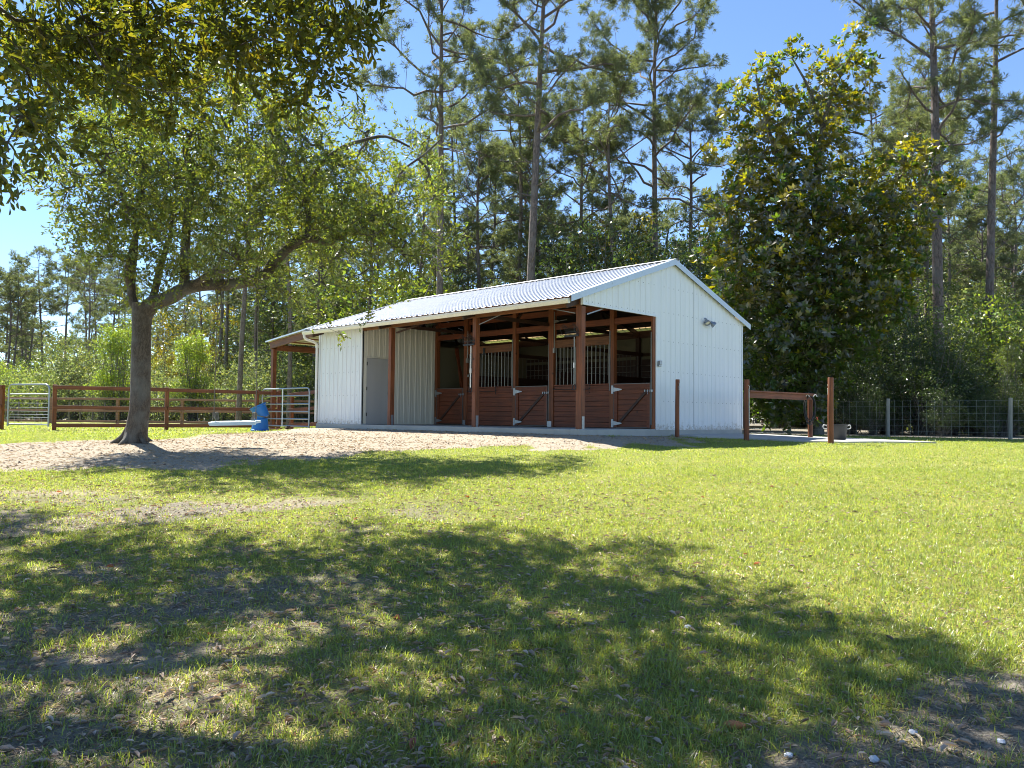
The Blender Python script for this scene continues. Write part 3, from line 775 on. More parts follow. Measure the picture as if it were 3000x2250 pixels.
# tack room wall facing the aisle: ribbed cream sheet, door, flashing
mb = MB()
sheet(mb, (XT + .012, .045, 0), (0, 1, 0), .10, (1, 0, 0), lambda s: 0, lambda s: 2.87, (0, 0, 1), 1.0, .04, .01, minor=False, off=.5)
sheet(mb, (XT + .012, .15, 0), (0, 1, 0), .96, (1, 0, 0), lambda s: 2.10, lambda s: 3.1, (0, 0, 1), .23, .05, .022, off=.03)
sheet(mb, (XT + .012, 1.11, 0), (0, 1, 0), S + .05 - 1.11, (1, 0, 0), lambda s: 0, lambda s: 3.1, (0, 0, 1), .23, .05, .022, off=.06)
bp_(mb, 'tack_room_wall', M_cream)
mb = MB(); mb.box(XT - .05, XT - .0, .046, S + .05, 3.05, 3.1); mb.box(XT - .05, XT + .01, S + .0, S + .05, 0, 3.1); bp_(mb, 'wall_flashing', M_cream)
mb = MB(); mb.box(XT - .02, XT + .024, .10, .155, 0, 2.10); mb.box(XT - .02, XT + .024, 1.09, 1.13, 0, 2.06); mb.box(XT - .02, XT + .03, .10, 1.14, 2.06, 2.10); bp_(mb, 'door_frame', M_cream, .003)
mb = MB(); mb.box(XT - .02, XT + .016, .16, 1.085, .012, 2.05); dr = bp_(mb, 'door', M_door, .002)
for z in (.25, 1.05, 1.82): mb = MB(); mb.box(XT + .016, XT + .03, .15, .18, z, z + .11); bp_(mb, 'hinge', M_iron, parent=dr)
mb = MB(); mb.tube([(XT + .016, 1.02, .98), (XT + .07, 1.02, .98)], .012, 8); mb.tube([(XT + .07, 1.03, .98), (XT + .07, .92, .98)], .010, 8); bp_(mb, 'door_handle', M_galv, parent=dr)
# tack room ceiling and rear partition so that it is closed
mb = MB(); mb.box(XL + .02, XT - .05, .02, S, 3.06, 3.09); mb.box(XL + .02, XT - .01, S, S + .02, 0, 3.09); bp_(mb, 'tack_room_ceiling', M_darkboard)

# stall front
sposts = [(-8.62, .10), (-7.17, .16), (-5.00, .14), (-3.52, .20), (-1.33, .14), (-.03, .06)]
for x, w in sposts:
    mb = MB(); mb.box(x - w / 2, x + w / 2, S - .02, S + .12, 0, roofz(S) - .2); po = bp_(mb, 'stall_post', M_post, .004)
    if w >= .16:
        mb = MB(); mb.box(x - w / 2 - .01, x + w / 2 - .05, S - .03, S - .021, 0.0, .16); bp_(mb, 'base_bracket', M_galv, parent=po)
def xr(i): return sposts[i][0] + sposts[i][1] / 2, sposts[i + 1][0] - sposts[i + 1][1] / 2
# upper rails
for i in range(5):
    a, b_ = xr(i)
    mb = MB(); mb.box(a, b_, S + .0, S + .045, 2.78, 2.95); mb.box(a, b_, S + .05, S + .09, 3.2, 3.36); bp_(mb, 'upper_rail', M_board, .003)
def kick(i, x0, x1, z1=1.16):
    mb = MB(); z = .01; hs = [.14, .145, .14, .15, .14, .145, .14, .15]; k = 0
    while z < z1 - .02:
        h = min(hs[k % 8], z1 - z); mb.box(x0, x1, S + .01 + .003 * (k % 2), S + .05, z, z + h - .006); z += h; k += 1
    return bp_(mb, 'kick_board', M_board, .003)
for i in (1, 3):
    x0, x1 = xr(i); kick(i, x0, x1)
    mb = MB(); mb.box(x0, x1, S, S + .06, 1.162, 1.20); bp_(mb, 'sill_rail', M_board, .003)
    mb = MB(); mb.box(x0, x1, S, S + .055, 2.26, 2.48); bp_(mb, 'grille_rail', M_beam, .003)
    n = int((x1 - x0) / .142); 
    for k in range(n):
        x = x0 + (k + .5) * (x1 - x0) / n
        if i == 1 and k == 2: pass
        mb = MB(); mb.tube([(x, S + .03, 1.195), (x, S + .03, 2.27)], .0115, 8, cap=False); bp_(mb, 'grille_bar', M_bar, smooth=True)
    # blanket bars in front of the kick boards
    mb = MB(); xa, xb = x0 + .05, x0 + 1.35
    mb.tube(smooth_path([(xa, S - .01, 1.10), (xa + .1, S - .09, 1.06), (xb - .1, S - .09, 1.05), (xb, S - .01, 1.10)], 4), .009, 6)
    mb.tube([(xb, S - .0, 1.25), (xb, S - .05, 1.22), (xb, S - .06, .98), (xb, S - .03, .96)], .009, 6); bp_(mb, 'blanket_bar', M_iron, smooth=True)
mb = MB(); mb.box(-6.35, -6.27, S - .03, S - .002, 2.2, 2.42); bp_(mb, 'bracket', M_iron)
def stall_door(x0, x1, hinge_left=True, top=1.18):
    d0 = S - .03
    fr = MB(); x0 += .015; x1 -= .015; w = .10
    z0, z1 = .03, top
    k = 0; z = z0 + .01; bd = MB()
    while z < z1 - .03:
        h = min(.145, z1 - .02 - z); bd.box(x0 + .02, x1 - .02, d0 + .03, d0 + .055 + .002 * (k % 2), z, z + h - .005); z += h; k += 1
    body = bp_(bd, 'stall_door', M_board, .002)
    fr.box(x0 + .012, x0 + .012 + w, d0, d0 + .03, z0, z1 - .012); fr.box(x1 - .012 - w, x1 - .012, d0, d0 + .03, z0, z1 - .012)
    fr.box(x0 + .012 + w, x1 - .012 - w, d0, d0 + .03, z1 - .14, z1 - .012); bp_(fr, 'door_frame', M_board, .003, parent=body)
    br = MB(); a = (x0 + w + .02, d0 + .012, z0 + .07); b_ = (x1 - w - .01, d0 + .012, z1 - .19); br.beam(a, b_, .022, .07, up=(0, 0, 1)); bp_(br, 'diagonal_brace', M_darkboard, parent=body)
    ed = MB(); ed.box(x0, x1, d0 - .004, d0 + .06, z1 - .012, z1 + .006); ed.box(x0, x0 + .012, d0 - .004, d0 + .06, z0 - .01, z1 - .012); ed.box(x1 - .012, x1, d0 - .004, d0 + .06, z0 - .01, z1 - .012); ed.box(x0 + .012, x1 - .012, d0 - .004, d0 + .06, z0 - .012, z0)
    bp_(ed, 'steel_edging', M_edge, parent=body)
    for z in (.13, 1.03):
        h = MB(); h.add([(x0 - .01, d0 - .008, z - .06), (x0 + .27, d0 - .008, z - .012), (x0 + .27, d0 - .008, z + .012), (x0 - .01, d0 - .008, z + .06),
                         (x0 - .01, d0 - .001, z - .06), (x0 + .27, d0 - .001, z - .012), (x0 + .27, d0 - .001, z + .012), (x0 - .01, d0 - .001, z + .06)],
                        [(3, 2, 1, 0), (4, 5, 6, 7), (0, 1, 5, 4), (1, 2, 6, 5), (2, 3, 7, 6), (3, 0, 4, 7)])
        h.box(x0 - .075, x0 - .012, d0 - .012, d0 + .02, z - .11, z + .11); bp_(h, 'strap_hinge', M_galv, parent=body)
    la = MB(); xx = x1 - .05; zz = z1 - .23
    la.tube([(xx - .13, d0 - .02, zz + .03), (xx + .10, d0 - .02, zz + .03)], .009, 8)
    for q in (-.10, -.02, .06, .11): la.box(xx + q - .012, xx + q + .012, d0 - .028, d0, zz + .0, zz + .06)
    la.tube([(xx, d0 - .03, zz + .03), (xx, d0 - .05, zz - .06)], .007, 6)
    bp_(la, 'latch', M_galv, parent=body)
for i in (0, 2, 4):
    stall_door(*xr(i))
# door edge guard strips on the posts, running up from the doors
for x0, x1, z0, z1 in ((-1.40, -1.365, 1.0, 2.62), (-5.07, -5.03, 1.1, 2.62), (-3.60, -3.58, .2, 2.4), (-.065, -.03, .1, 2.5)):
    mb = MB(); mb.box(x0, x1, S - .032, S - .021, z0, z1); bp_(mb, 'post_edge_strip', M_edge)
# stall partitions and rear kick boards (dark, inside)
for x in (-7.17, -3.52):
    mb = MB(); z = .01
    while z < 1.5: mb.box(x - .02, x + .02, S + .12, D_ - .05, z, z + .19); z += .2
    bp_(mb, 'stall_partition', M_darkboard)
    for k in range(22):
        y = S + .25 + k * .2; b2 = MB(); b2.tube([(x, y, 1.5), (x, y, 2.3)], .009, 6, cap=False); bp_(b2, 'grille_bar', M_barin, smooth=True)  # inner bars carry the stall's shade in their darker colour
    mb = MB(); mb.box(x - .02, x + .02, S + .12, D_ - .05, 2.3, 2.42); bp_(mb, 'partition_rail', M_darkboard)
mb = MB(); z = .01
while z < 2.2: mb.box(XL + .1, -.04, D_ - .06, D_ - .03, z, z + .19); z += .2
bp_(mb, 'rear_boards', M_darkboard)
mb = MB(); mb.box(XL + .1, -.04, D_ - .028, D_ - .015, 2.2, 3.05); mb.box(-.035, -.012, 3.05, D_ - .1, 1.4, 3.05); mb.box(XL + .02, XL + .04, 3.05, D_ - .1, 0, 3.1); mb.box(XT + .02 - .05, XT - .02, S + .05, D_ - .1, 0, 2.6); bp_(mb, 'inner_shade_sheet', M_inner)  # inner wall faces, interior shade painted into their dark colour
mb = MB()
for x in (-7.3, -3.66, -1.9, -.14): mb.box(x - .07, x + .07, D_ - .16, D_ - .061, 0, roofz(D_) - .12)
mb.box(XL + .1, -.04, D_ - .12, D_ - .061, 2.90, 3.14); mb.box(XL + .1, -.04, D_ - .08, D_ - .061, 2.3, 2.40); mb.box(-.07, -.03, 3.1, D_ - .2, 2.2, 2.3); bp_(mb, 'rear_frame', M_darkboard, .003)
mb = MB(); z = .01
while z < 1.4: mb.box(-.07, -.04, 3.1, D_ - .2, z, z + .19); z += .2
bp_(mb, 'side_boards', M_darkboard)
# conduit, outlets
mb = MB(); mb.tube([(-3.36, S - .05, 3.3), (-3.36, S - .05, 2.25)], .013, 8); mb.box(-3.39, -3.33, S - .08, S - .02, 2.12, 2.25); mb.tube([(-3.36, S - .05, 3.02), (-2.9, S - .05, 3.04)], .008, 6)
mb.box(-3.36, -3.2, S - .08, S - .03, 2.99, 3.05); bp_(mb, 'conduit', M_bar, smooth=False)
mb = MB(); mb.tube([(-7.02, S - .06, 3.0), (-7.02, S - .06, 2.1)], .013, 8); mb.box(-7.06, -6.98, S - .1, S - .02, 1.98, 2.12); mb.tube([(-6.94, S - .06, 2.05), (-6.94, S - .06, 1.6)], .008, 6); mb.box(-6.98, -6.90, S - .1, S - .03, 1.53, 1.6); bp_(mb, 'conduit', M_bar)
# leaning timbers inside the left stall
t = MB(); t.beam((-7.75, S + .5, .9), (-8.35, S + .62, 2.55), .09, .04); t.build('spare_board', M_board, None, org=(-8, S + .5, .9), label='red-brown board leaning inside the left stall behind its half door', category='board', group='boards leaning in the left stall')
t = MB(); t.beam((-8.1, S + .72, .9), (-8.5, S + .8, 2.6), .09, .04); t.build('spare_board', M_board, None, org=(-8.3, S + .7, .9), label='darker board leaning behind the other, closer to the cream ribbed wall', category='board', group='boards leaning in the left stall')

# floodlight and outlet on the gable
org = np.array([.03, 5.39, 3.02])
fl = thing('flood_light', 'white twin-head flood light mounted high on the white gable wall', 'wall lamp', tuple(org))
mb = MB(); 
mb.tube([(.032, 5.39, 3.02), (.06, 5.39, 3.02)], .07, 16); mb.tube([(.05, 5.39, 3.03), (.10, 5.44, 3.03), (.12, 5.5, 3.0)], .02, 8); mb.build('mounting_plate', M_plas, fl, org=org, smooth=True)
for hx, dv, in (((.07, 5.36, 3.03), np.array([.55, -.25, -.75])), ((.12, 5.52, 2.98), np.array([.6, .5, -.62]))):
    z = dv / np.linalg.norm(dv); x = np.cross([0, 0, 1], z); x /= np.linalg.norm(x); y = np.cross(z, x)
    R3 = np.stack([x, y, z], 1)
    mb = MB(); mb.lathe([(.0, -.06), (.03, -.06), (.035, -.01), (.045, .02), (.08, .09), (.09, .14), (.082, .14), (.07, .10)], c=hx, k=20, axis=R3); hd = mb.build('lamp_head', M_galv, fl, org=org, smooth=True)
    mb = MB(); mb.lathe([(.0, .125), (.05, .12), (.078, .105)], c=hx, k=20, axis=R3); g_ = mb.build('lamp_glass', M_glass, hd, org=org, smooth=True)
org = np.array([.035, 3.10, 1.68])
ot = thing('outlet_box', 'small grey electrical outlet box low on the gable wall beside the opening', 'outlet', tuple(org))
mb = MB(); mb.box(.03, .075, 3.05, 3.16, 1.61, 1.76); mb.build('box_body', M_galv, ot, org=org, bevel=.006)
mb = MB(); mb.box(.076, .10, 3.055, 3.155, 1.66, 1.765); mb.build('cover_flap', M_galv, ot, org=org, bevel=.006)

# manure forks hung on the posts
def fork(x, y, ztop, label, lean=0.0, hcol=M_plas):
    root = thing('manure_fork', label, 'pitchfork', (x, y, ztop), group='forks hung on the front posts')
    O = np.array([x, y, ztop])
    mb = MB(); mb.tube([(0, 0, 0), (lean, 0, -1.12)], .014, 10); mb.build('handle', hcol, root, smooth=True)
    mb = MB(); mb.box(-.006 - .012, .012, -.02, .02, -.72, -.60); mb.build('tape_band', M_plas, root)
    mb = MB(); mb.tube(smooth_path([(lean, 0, -1.10), (lean - .04, 0, -1.14), (lean - .045, 0, -1.22), (lean + .045, 0, -1.22), (lean + .04, 0, -1.14), (lean, 0, -1.10)], 3), .012, 8); mb.build('grip', M_iron, root, smooth=True)
    mb = MB(); mb.beam((-.30, -.0, .03), (.12, -.0, .03), .03, .04)
    for k in range(17):
        xx = -.30 + .42 * k / 16; h = .25 + .05 * sin(k * .6)
        mb.tube(smooth_path([(xx, 0, .04), (xx, .03, .12), (xx, -.03, .20), (xx + .02 * (k > 11), -.13, h)], 3), .0045, 5)
    mb.beam((-.30, .02, .13), (.12, .02, .13), .006, .01)
    for s_ in (-.30, .12): mb.tube(smooth_path([(s_, 0, .04), (s_, -.12, .10), (s_, -.16, .22)], 3), .006, 5)
    mb.build('tines', M_iron, root)
    return root
fork(-3.735, -.045, 2.14, 'manure fork with wide tine basket hung on the middle front post', 0.0)
fork(-.19, -.04, 2.15, 'manure fork with black tines hung on the right corner post of the barn', .0, M_bar)

# lean-to on the left side: timber frame, cream underside, pale roof
lo = thing('lean_to', 'open lean-to with red-brown timber frame and pale metal roof at the barn left end', 'lean-to', (-13, 2, -.2)); LO = np.array([-13, 2, -.2])
XP = -14.28; zt0, zt1 = 2.86, 3.02
for y in (.0, 3.6, 7.2):
    mb = MB(); mb.box(XP, XP + .14, y, y + .14, -.35, 2.60); mb.build('post', M_post, lo, org=LO, bevel=.005)
mb = MB(); mb.beam((XP - .04, -.02, 2.73), (XL - .02, -.02, 3.06 - .02), .045, .24); mb.build('end_rafter', M_beam, lo, org=LO, bevel=.004)
mb = MB(); mb.box(XP - .03, XP + .012, .02, 7.4, 2.56, 2.78); mb.box(XP + .10, XP + .145, .16, 7.3, 2.56, 2.74); mb.build('side_beam', M_beamy, lo, org=LO, bevel=.004)
for y in (3.64, 7.25):
    mb = MB(); mb.beam((XP, y, 2.68), (XL, y, 2.9), .045, .2); mb.build('rafter', M_beam, lo, org=LO, bevel=.004)
for k, x in enumerate(np.linspace(XP + .45, XL - .35, 4)):
    z = 2.85 + (x - XP) * .105
    mb = MB(); mb.box(x - .045, x + .045, .01, 7.6, z - .06, z - .015); mb.build('purlin', M_beamy, lo, org=LO)
mb = MB()
Ul = np.array([0, 1, 0]); Vl = np.array([1, 0, .105]); Vl /= np.linalg.norm(Vl)
sheet(mb, (XP - .2, -.12, 2.86), Ul, 7.8, np.array([-.105, 0, 1]), lambda s: 0, lambda s: 3.32, Vl, .23, .05, .022)
mb.build('lean_to_roof', M_cream, lo, org=LO)
mb = MB()
sheet(mb, (XP - .2, -.12, 2.872), Ul, 7.8, np.array([-.105, 0, 1]), lambda s: 0, lambda s: 3.32, Vl, .23, .05, .022)
mb.beam((XP - .2, -.13, 2.87), (XL - .05, -.13, 3.2), .012, .05)
mb.build('roof_covering', M_roof, lo, org=LO)

# ================================================================== FENCES AND GATES
def rz_of(p0, p1): return math.atan2(p1[1] - p0[1], p1[0] - p0[0])
def board(name, p0, p1, h, th, m, root, org, jit=0):
    p0 = np.array(p0); p1 = np.array(p1); L_ = np.linalg.norm(p1 - p0)
    mb = MB(); n = 5; 
    for k in range(n):
        pass
    mb.box(0, L_, -th / 2, th / 2, -h / 2, h / 2)
    o = mb.build(name, m, root, bevel=.004)
    d = Vector(p1 - p0); q = d.to_track_quat('X', 'Z'); o.rotation_euler = q.to_euler(); o.location = tuple(p0 - np.array(org)); return o
def rail_fence(label, pts, rails, ph, m_r, m_p, w=.12, group=None, rh=.12, skip=(), doublepost=False):
    """pts: post positions (x,y); rails: heights above the post foot; one board per bay"""
    z = [float(gz(p[0], p[1])) for p in pts]
    org = (pts[0][0], pts[0][1], z[0]); root = thing('paddock_fence', label, 'fence', org, group)
    for (x, y), zz in zip(pts, z):
        mb = MB(); a = .0 
        mb.box(-w / 2, w / 2, -w / 2, w / 2, -.3, ph); o = mb.build('post', m_p, root, bevel=.006); o.location = (x - org[0], y - org[1], zz - org[2])
        o.rotation_euler = (random.uniform(-.012, .012), random.uniform(-.012, .012), rz_of(pts[0], pts[1]))
    for i in range(len(pts) - 1):
        if i in skip: continue
        dv = np.array(pts[i + 1]) - np.array(pts[i]); dv = dv / np.linalg.norm(dv); nr = np.array([dv[1], -dv[0]])
        if nr @ FW > 0: nr = -nr
        off = nr * (w / 2 + .022)
        for h in rails:
            a = (pts[i][0] + off[0] - dv[0] * (.05 if i == 0 else -.004), pts[i][1] + off[1] - dv[1] * (.05 if i == 0 else -.004), z[i] + h + random.uniform(-.012, .012))
            b_ = (pts[i + 1][0] + off[0] - dv[0] * .004, pts[i + 1][1] + off[1] - dv[1] * .004, z[i + 1] + h + random.uniform(-.012, .012))
            board('rail', a, b_, rh, .04, m_r, root, org)
    return root
q1 = P(160, 1200, 24.9)[:2]; q2 = P(489, 1200, 26.6)[:2]; q3 = P(752, 1200, 28.4)[:2]; qe = np.array([-13.9, 2.9])
q0 = P(4, 1200, 25.3)[:2]; qm = P(-330, 1200, 25.6)[:2]; qmm = P(-660, 1200, 26)[:2]
rail_fence('red-brown three-rail paddock fence running from the walk gate to the lean-to', [tuple(q1), tuple(q2), tuple(q3), (-14.3, .35)], [.16, .72, 1.33], 1.42, M_rail, M_post)
rail_fence('short red-brown three-rail fence behind the silver barn gate under the lean-to', [(-14.1, .75), (-11.15, .75)], [.16, .72, 1.28], 1.34, M_rail, M_post)
rail_fence('red-brown fence end left of the arched walk gate', [tuple(q0), tuple(qm), tuple(qmm)], [.16, .72, 1.33], 1.40, M_rail, M_post)
# second paddock fence, farther away
f2 = [tuple(P(px, 1200, Y)[:2]) for px, Y in ((-260, 40.5), (-40, 40.7), (150, 41), (345, 41), (534, 41.4), (694, 41.8), (850, 42.3), (1000, 43))]
rail_fence('weathered tan three-rail fence across the far side of the paddock', f2, [.14, .68, 1.28], 1.33, M_oldrail, M_oldrail, w=.14, rh=.11)

def tube_gate(name, label, p0, p1, H, zb, rails, cat='gate', verticals=(.45,), arch=0.12, rr=.022, wires=0, extra_mat=None):
    """steel tube gate from p0 to p1 (x,y), bottom at zb, height H"""
    p0 = np.array(p0); p1 = np.array(p1); W = np.linalg.norm(p1 - p0); th = math.atan2(p1[1] - p0[1], p1[0] - p0[0])
    root = thing(name, label, cat, (p0[0], p0[1], zb), rz=th)
    c = arch; pts = [(0, 0, -.03), (0, 0, H - c)] + [(c - c * cos(a), 0, H - c + c * sin(a)) for a in np.linspace(.2, pi / 2, 6)] + [(W - c + c * sin(a), 0, H - c + c * cos(a)) for a in np.linspace(0, pi / 2 - .2, 6)] + [(W, 0, H - c), (W, 0, -.03)]
    mb = MB(); mb.tube(pts, rr, 10); mb.build('gate_frame', M_galv, root, smooth=True)
    for h in rails:
        r_ = rr * .85 if h[1] == 0 else .006
        mb = MB(); mb.tube([(0, 0, h[0]), (W, 0, h[0])], r_, 8, cap=False); mb.build('gate_rail', M_galv, root, smooth=True)
    for v in verticals:
        mb = MB(); mb.box(v * W - .03, v * W + .03, -.028, -.0215, .0, H - .01); mb.build('gate_upright', M_plas, root)
    if wires:
        mb = MB()
        for k in range(1, wires): mb.tube([(W * k / wires, 0, .02), (W * k / wires, 0, .25)], .004, 4, cap=False)
        mb.build('gate_wires', M_galv, root)
    mb = MB(); mb.box(-.05, -.02, -.01, .01, .2, .25); mb.box(-.05, -.02, -.01, .01, H - .35, H - .30); mb.build('gate_hinge', M_galv, root)
    return root
ga = P(24, 1200, 25.2)[:2]; gb = P(143, 1200, 24.7)[:2]
tube_gate('walk_gate', 'narrow silver walk gate with arched top and wire lines at the left edge', ga, gb, 1.27, float(gz(*ga)) + .14, [(.03, 0), (.97, 0), (.82, 1), (.69, 1), (.56, 1), (.44, 1), (.34, 1), (.25, 1)], verticals=(), arch=.16, rr=.026, wires=6)
tube_gate('stock_gate', 'silver five-bar tube gate between the lean-to post and the white barn wall', (-14.42, -.22), (-11.33, -.22), 1.30, -.14, [(.03, 0), (.27, 0), (.52, 0), (.77, 0), (1.05, 0)], verticals=(.46,), arch=.14, rr=.028)

# woven wire fence on the right and its grey posts
wf = [tuple(P(px, 1200, Y)[:2]) for px, Y in ((2040, 33.4), (2313, 29.9), (2600, 27.0), (2958, 24.8), (3380, 22.8), (3900, 21.2))]
z = [float(gz(*p)) for p in wf]
root = thing('wire_fence', 'woven wire fence on round grey posts in front of the dark woods at the right', 'fence', (wf[0][0], wf[0][1], z[0])); og = np.array([wf[0][0], wf[0][1], z[0]])
for (x, y), zz in zip(wf, z):
    mb = MB(); mb.tube([(0, 0, -.3), (0, 0, .6), (.01, 0, 1.30)], [.068, .066, .06], 12); o = mb.build('post', M_grey, root, smooth=True); o.location = (x - og[0], y - og[1], zz - og[2]); o.rotation_euler = (random.uniform(-.03, .03), random.uniform(-.03, .03), 0)
for i in range(len(wf) - 1):
    a = np.array([wf[i][0], wf[i][1], z[i]]); b_ = np.array([wf[i + 1][0], wf[i + 1][1], z[i + 1]])
    nrm = np.array([-(b_ - a)[1], (b_ - a)[0], 0]); nrm /= np.linalg.norm(nrm)
    if nrm[:2] @ FW > 0: nrm = -nrm
    a2 = a + nrm * .07; b2 = b_ + nrm * .07; L_ = np.linalg.norm(b2 - a2); mb = MB()
    for h in (.06, .22, .40, .60, .82, 1.04, 1.22): mb.tube([a2 + [0, 0, h], (a2 + b2) / 2 + [0, 0, h - .012], b2 + [0, 0, h]], .0030, 4, cap=False)
    for k in range(1, int(L_ / .24)): q = a2 + (b2 - a2) * k * .24 / L_; mb.tube([q + [0, 0, .04], q + [0, 0, 1.23]], .0026, 4, cap=False)
    mb.build('wire_mesh', M_wire, root, org=og)
# dark posts of the wire fence far behind the paddock
stk = [(18, 47, 'thin dark stake at the wood edge left of the walk gate'), (55, 47, 'thin dark stake at the wood edge seen through the left half of the walk gate'), (110, 47, 'thin dark stake at the wood edge seen through the right half of the walk gate'),
       (203, 47, 'first thin dark stake at the wood edge right of the gate post'), (235, 47.5, 'second thin dark stake at the wood edge right of the gate post'), (272, 48, 'third thin dark stake at the wood edge, before the tan fence post'), (307, 48, 'thin dark stake at the wood edge next to the tan post left of the oak'),
       (420, 48.5, 'thin dark stake at the wood edge just right of the oak trunk'), (580, 49, 'thin dark stake at the wood edge below the left swing rope')]
for px, Y, lab in stk:
    p = P(px, 1200, Y); g_ = float(gz(p[0], p[1])); mb = MB(); mb.tube([(0, 0, -.2), (0, 0, 1.2)], .05, 8)
    o = mb.build('wooden_stake', M_magbark, None, loc=(p[0], p[1], g_), label=lab, category='stake', group='dark stakes at the wood edge')

# ================================================================== TYING POSTS AND PAD
def gpost(name, label, p, h, r, group=None):
    zb = float(gz(*p)); root = thing(name, label, 'post', (p[0], p[1], zb), group)
    mb = MB(); mb.tube([(0, 0, -.3), (0, 0, h * .5), (.008, 0, h - .015), (.008, 0, h)], [r, r * .98, r * .96, r * .88], 16); mb.build('post_shaft', M_post, root, smooth=True)
    return root, zb
def snap(root, h, r, drop=.25, col=M_galv):
    mb = MB(); mb.tube([(.0 + r, -.02, h), (r + .03, -.03, h - .02), (r + .03, -.03, h - .07), (r + .01, -.02, h - .09)], .008, 6); mb.tube([(r + .02, -.03, h - .08), (r + .022, -.03, h - .08 - drop)], .009, 6)
    mb.build('tie_ring', col, root, smooth=True)
pA = P(1984, 1274, 20.4)[:2]; pB = P(2187, 1283, 20.5)[:2]; pC = P(2434, 1296, 19.4)[:2]; pD = P(2374, 1283, 22.6)[:2]
rA, zA = gpost('hitching_post', 'dark brown hitching post with a ring, in front of the white gable wall', pA, 1.47, .056); snap(rA, 1.38, .05, .1)
rB, zB = gpost('hitching_post', 'brown hitching post with hanging lead at the barn right corner', pB, 1.56, .072); snap(rB, 1.40, .07, .95, M_lrope)
rC, zC = gpost('hitching_post', 'sunlit orange-brown hitching post in front of the black tub', pC, 1.60, .070); snap(rC, 1.42, -.07, .16, M_lrope)
# rail between B and D
zr_ = .90
hr = thing('hitching_rail', 'orange-brown horizontal board rail from the corner post to the hose post', 'rail', (pB[0], pB[1], zr_))
dv = np.array([pD[0] - pB[0], pD[1] - pB[1]]); Lh = np.linalg.norm(dv); 
mb = MB(); mb.box(.06, Lh + .12, -.02, .02, -.075, .075); mb.box(.06, Lh + .25, -.075, .075, .0755, .115)
o = mb.build('rail_board', M_rail, hr, bevel=.004); o.rotation_euler = (0, 0, math.atan2(dv[1], dv[0]))
zD = float(gz(*pD)); mb = MB(); mb.tube([(pD[0] - pB[0], pD[1] - pB[1], zD - .2 - zr_), (pD[0] - pB[0], pD[1] - pB[1], -.075)], .068, 14); mb.build('rail_post', M_post, hr, smooth=True)
# hose coils hung on the hook
HO = np.array([pD[0], pD[1], .86]) - FW3 * .13 - RT3 * .05
ho = thing('garden_hose', 'coiled dark hose hanging over a pale hook on the rail end', 'hose', tuple(HO))
rs = np.random.default_rng(5); mb = MB()
for k in range(7):
    w = .13 + .02 * rs.random(); h = .70 + .12 * rs.random(); ox = rs.normal() * .018; oy = k * .012 - .03
    a = np.linspace(0, 2 * pi, 26); px_ = ox + w * np.sin(a) * (1 + .15 * np.cos(a)); pz_ = -h / 2 + h / 2 * np.cos(a) + .08
    pts = RT3[None] * px_[:, None] + FW3[None] * oy + np.array([0, 0, 1])[None] * pz_[:, None]; mb.tube(pts, .010, 6, cap=False)
mb.build('hose_coil', M_black, ho, smooth=True)
mb = MB(); a = np.linspace(-.3, pi + .3, 12)
for s_ in (-.09, .13): mb.tube([RT3 * (s_ + .045 * cos(t)) - FW3 * .05 + np.array([0, 0, .07 + .045 * sin(t)]) for t in a], .010, 6)
mb.build('hose_hook', M_plas, ho, smooth=True)
mb = MB(); mb.tube([RT3 * .16 - FW3 * .04 + np.array([0, 0, -.5]), RT3 * .20 - FW3 * .04 + np.array([0, 0, -.58])], .014, 8); mb.tube([RT3 * .17 - FW3 * .04 + np.array([0, 0, -.57]), RT3 * .21 - FW3 * .04 + np.array([0, 0, -.50])], .010, 8); mb.build('spray_nozzle', M_pad_orange, ho, smooth=True)
# pad
pad = [tuple(ground_hit(*q)) for q in ((2046, 1283), (2160, 1287), (2250, 1291), (2339, 1296), (2470, 1299), (2560, 1298))]
pad = pad + [(5.3, 7.6), (2.8, 9.0), (.03, 8.2), (.03, pad[0][1])]
n = len(pad); zt = np.array([float(gz0(*p)) + .045 for p in pad]); 
V = [(p[0], p[1], z_) for p, z_ in zip(pad, zt)] + [(p[0], p[1], z_ - .3) for p, z_ in zip(pad, zt)]
me = bpy.data.meshes.new('concrete_pad'); me.from_pydata(V, [], [tuple(range(n))] + [(i, (i + 1) % n, n + (i + 1) % n, n + i)[::-1] for i in range(n)]); me.materials.append(M_pad); me.update()
import bmesh
bm = bmesh.new(); bm.from_mesh(me); bmesh.ops.recalc_face_normals(bm, faces=bm.faces); bm.to_mesh(me); bm.free()
o = link('pavement', me, kind='structure')
# black tub
tb = P(2452, 1289, 21.2); tz = float(gz0(tb[0], tb[1])) + .05
tu = thing('water_tub', 'dark grey round tub with white rope handles on the concrete pad behind the orange-brown post', 'tub', (tb[0], tb[1], tz))
mb = MB(); mb.lathe([(0, .01), (.21, .0), (.225, .02), (.255, .36), (.275, .375), (.275, .40), (.25, .40), (.235, .35), (.21, .05), (0, .04)], k=28); mb.build('tub_body', M_black, tu, smooth=True)
for s_ in (-1, 1):
    mb = MB(); mb.tube(smooth_path([RT3 * s_ * .27 + [0, 0, .36], RT3 * s_ * .35 + [0, 0, .38], RT3 * s_ * .36 + [0, 0, .30], RT3 * s_ * .27 + [0, 0, .28]], 4), .013, 8); mb.build('handle', M_lrope, tu, smooth=True)

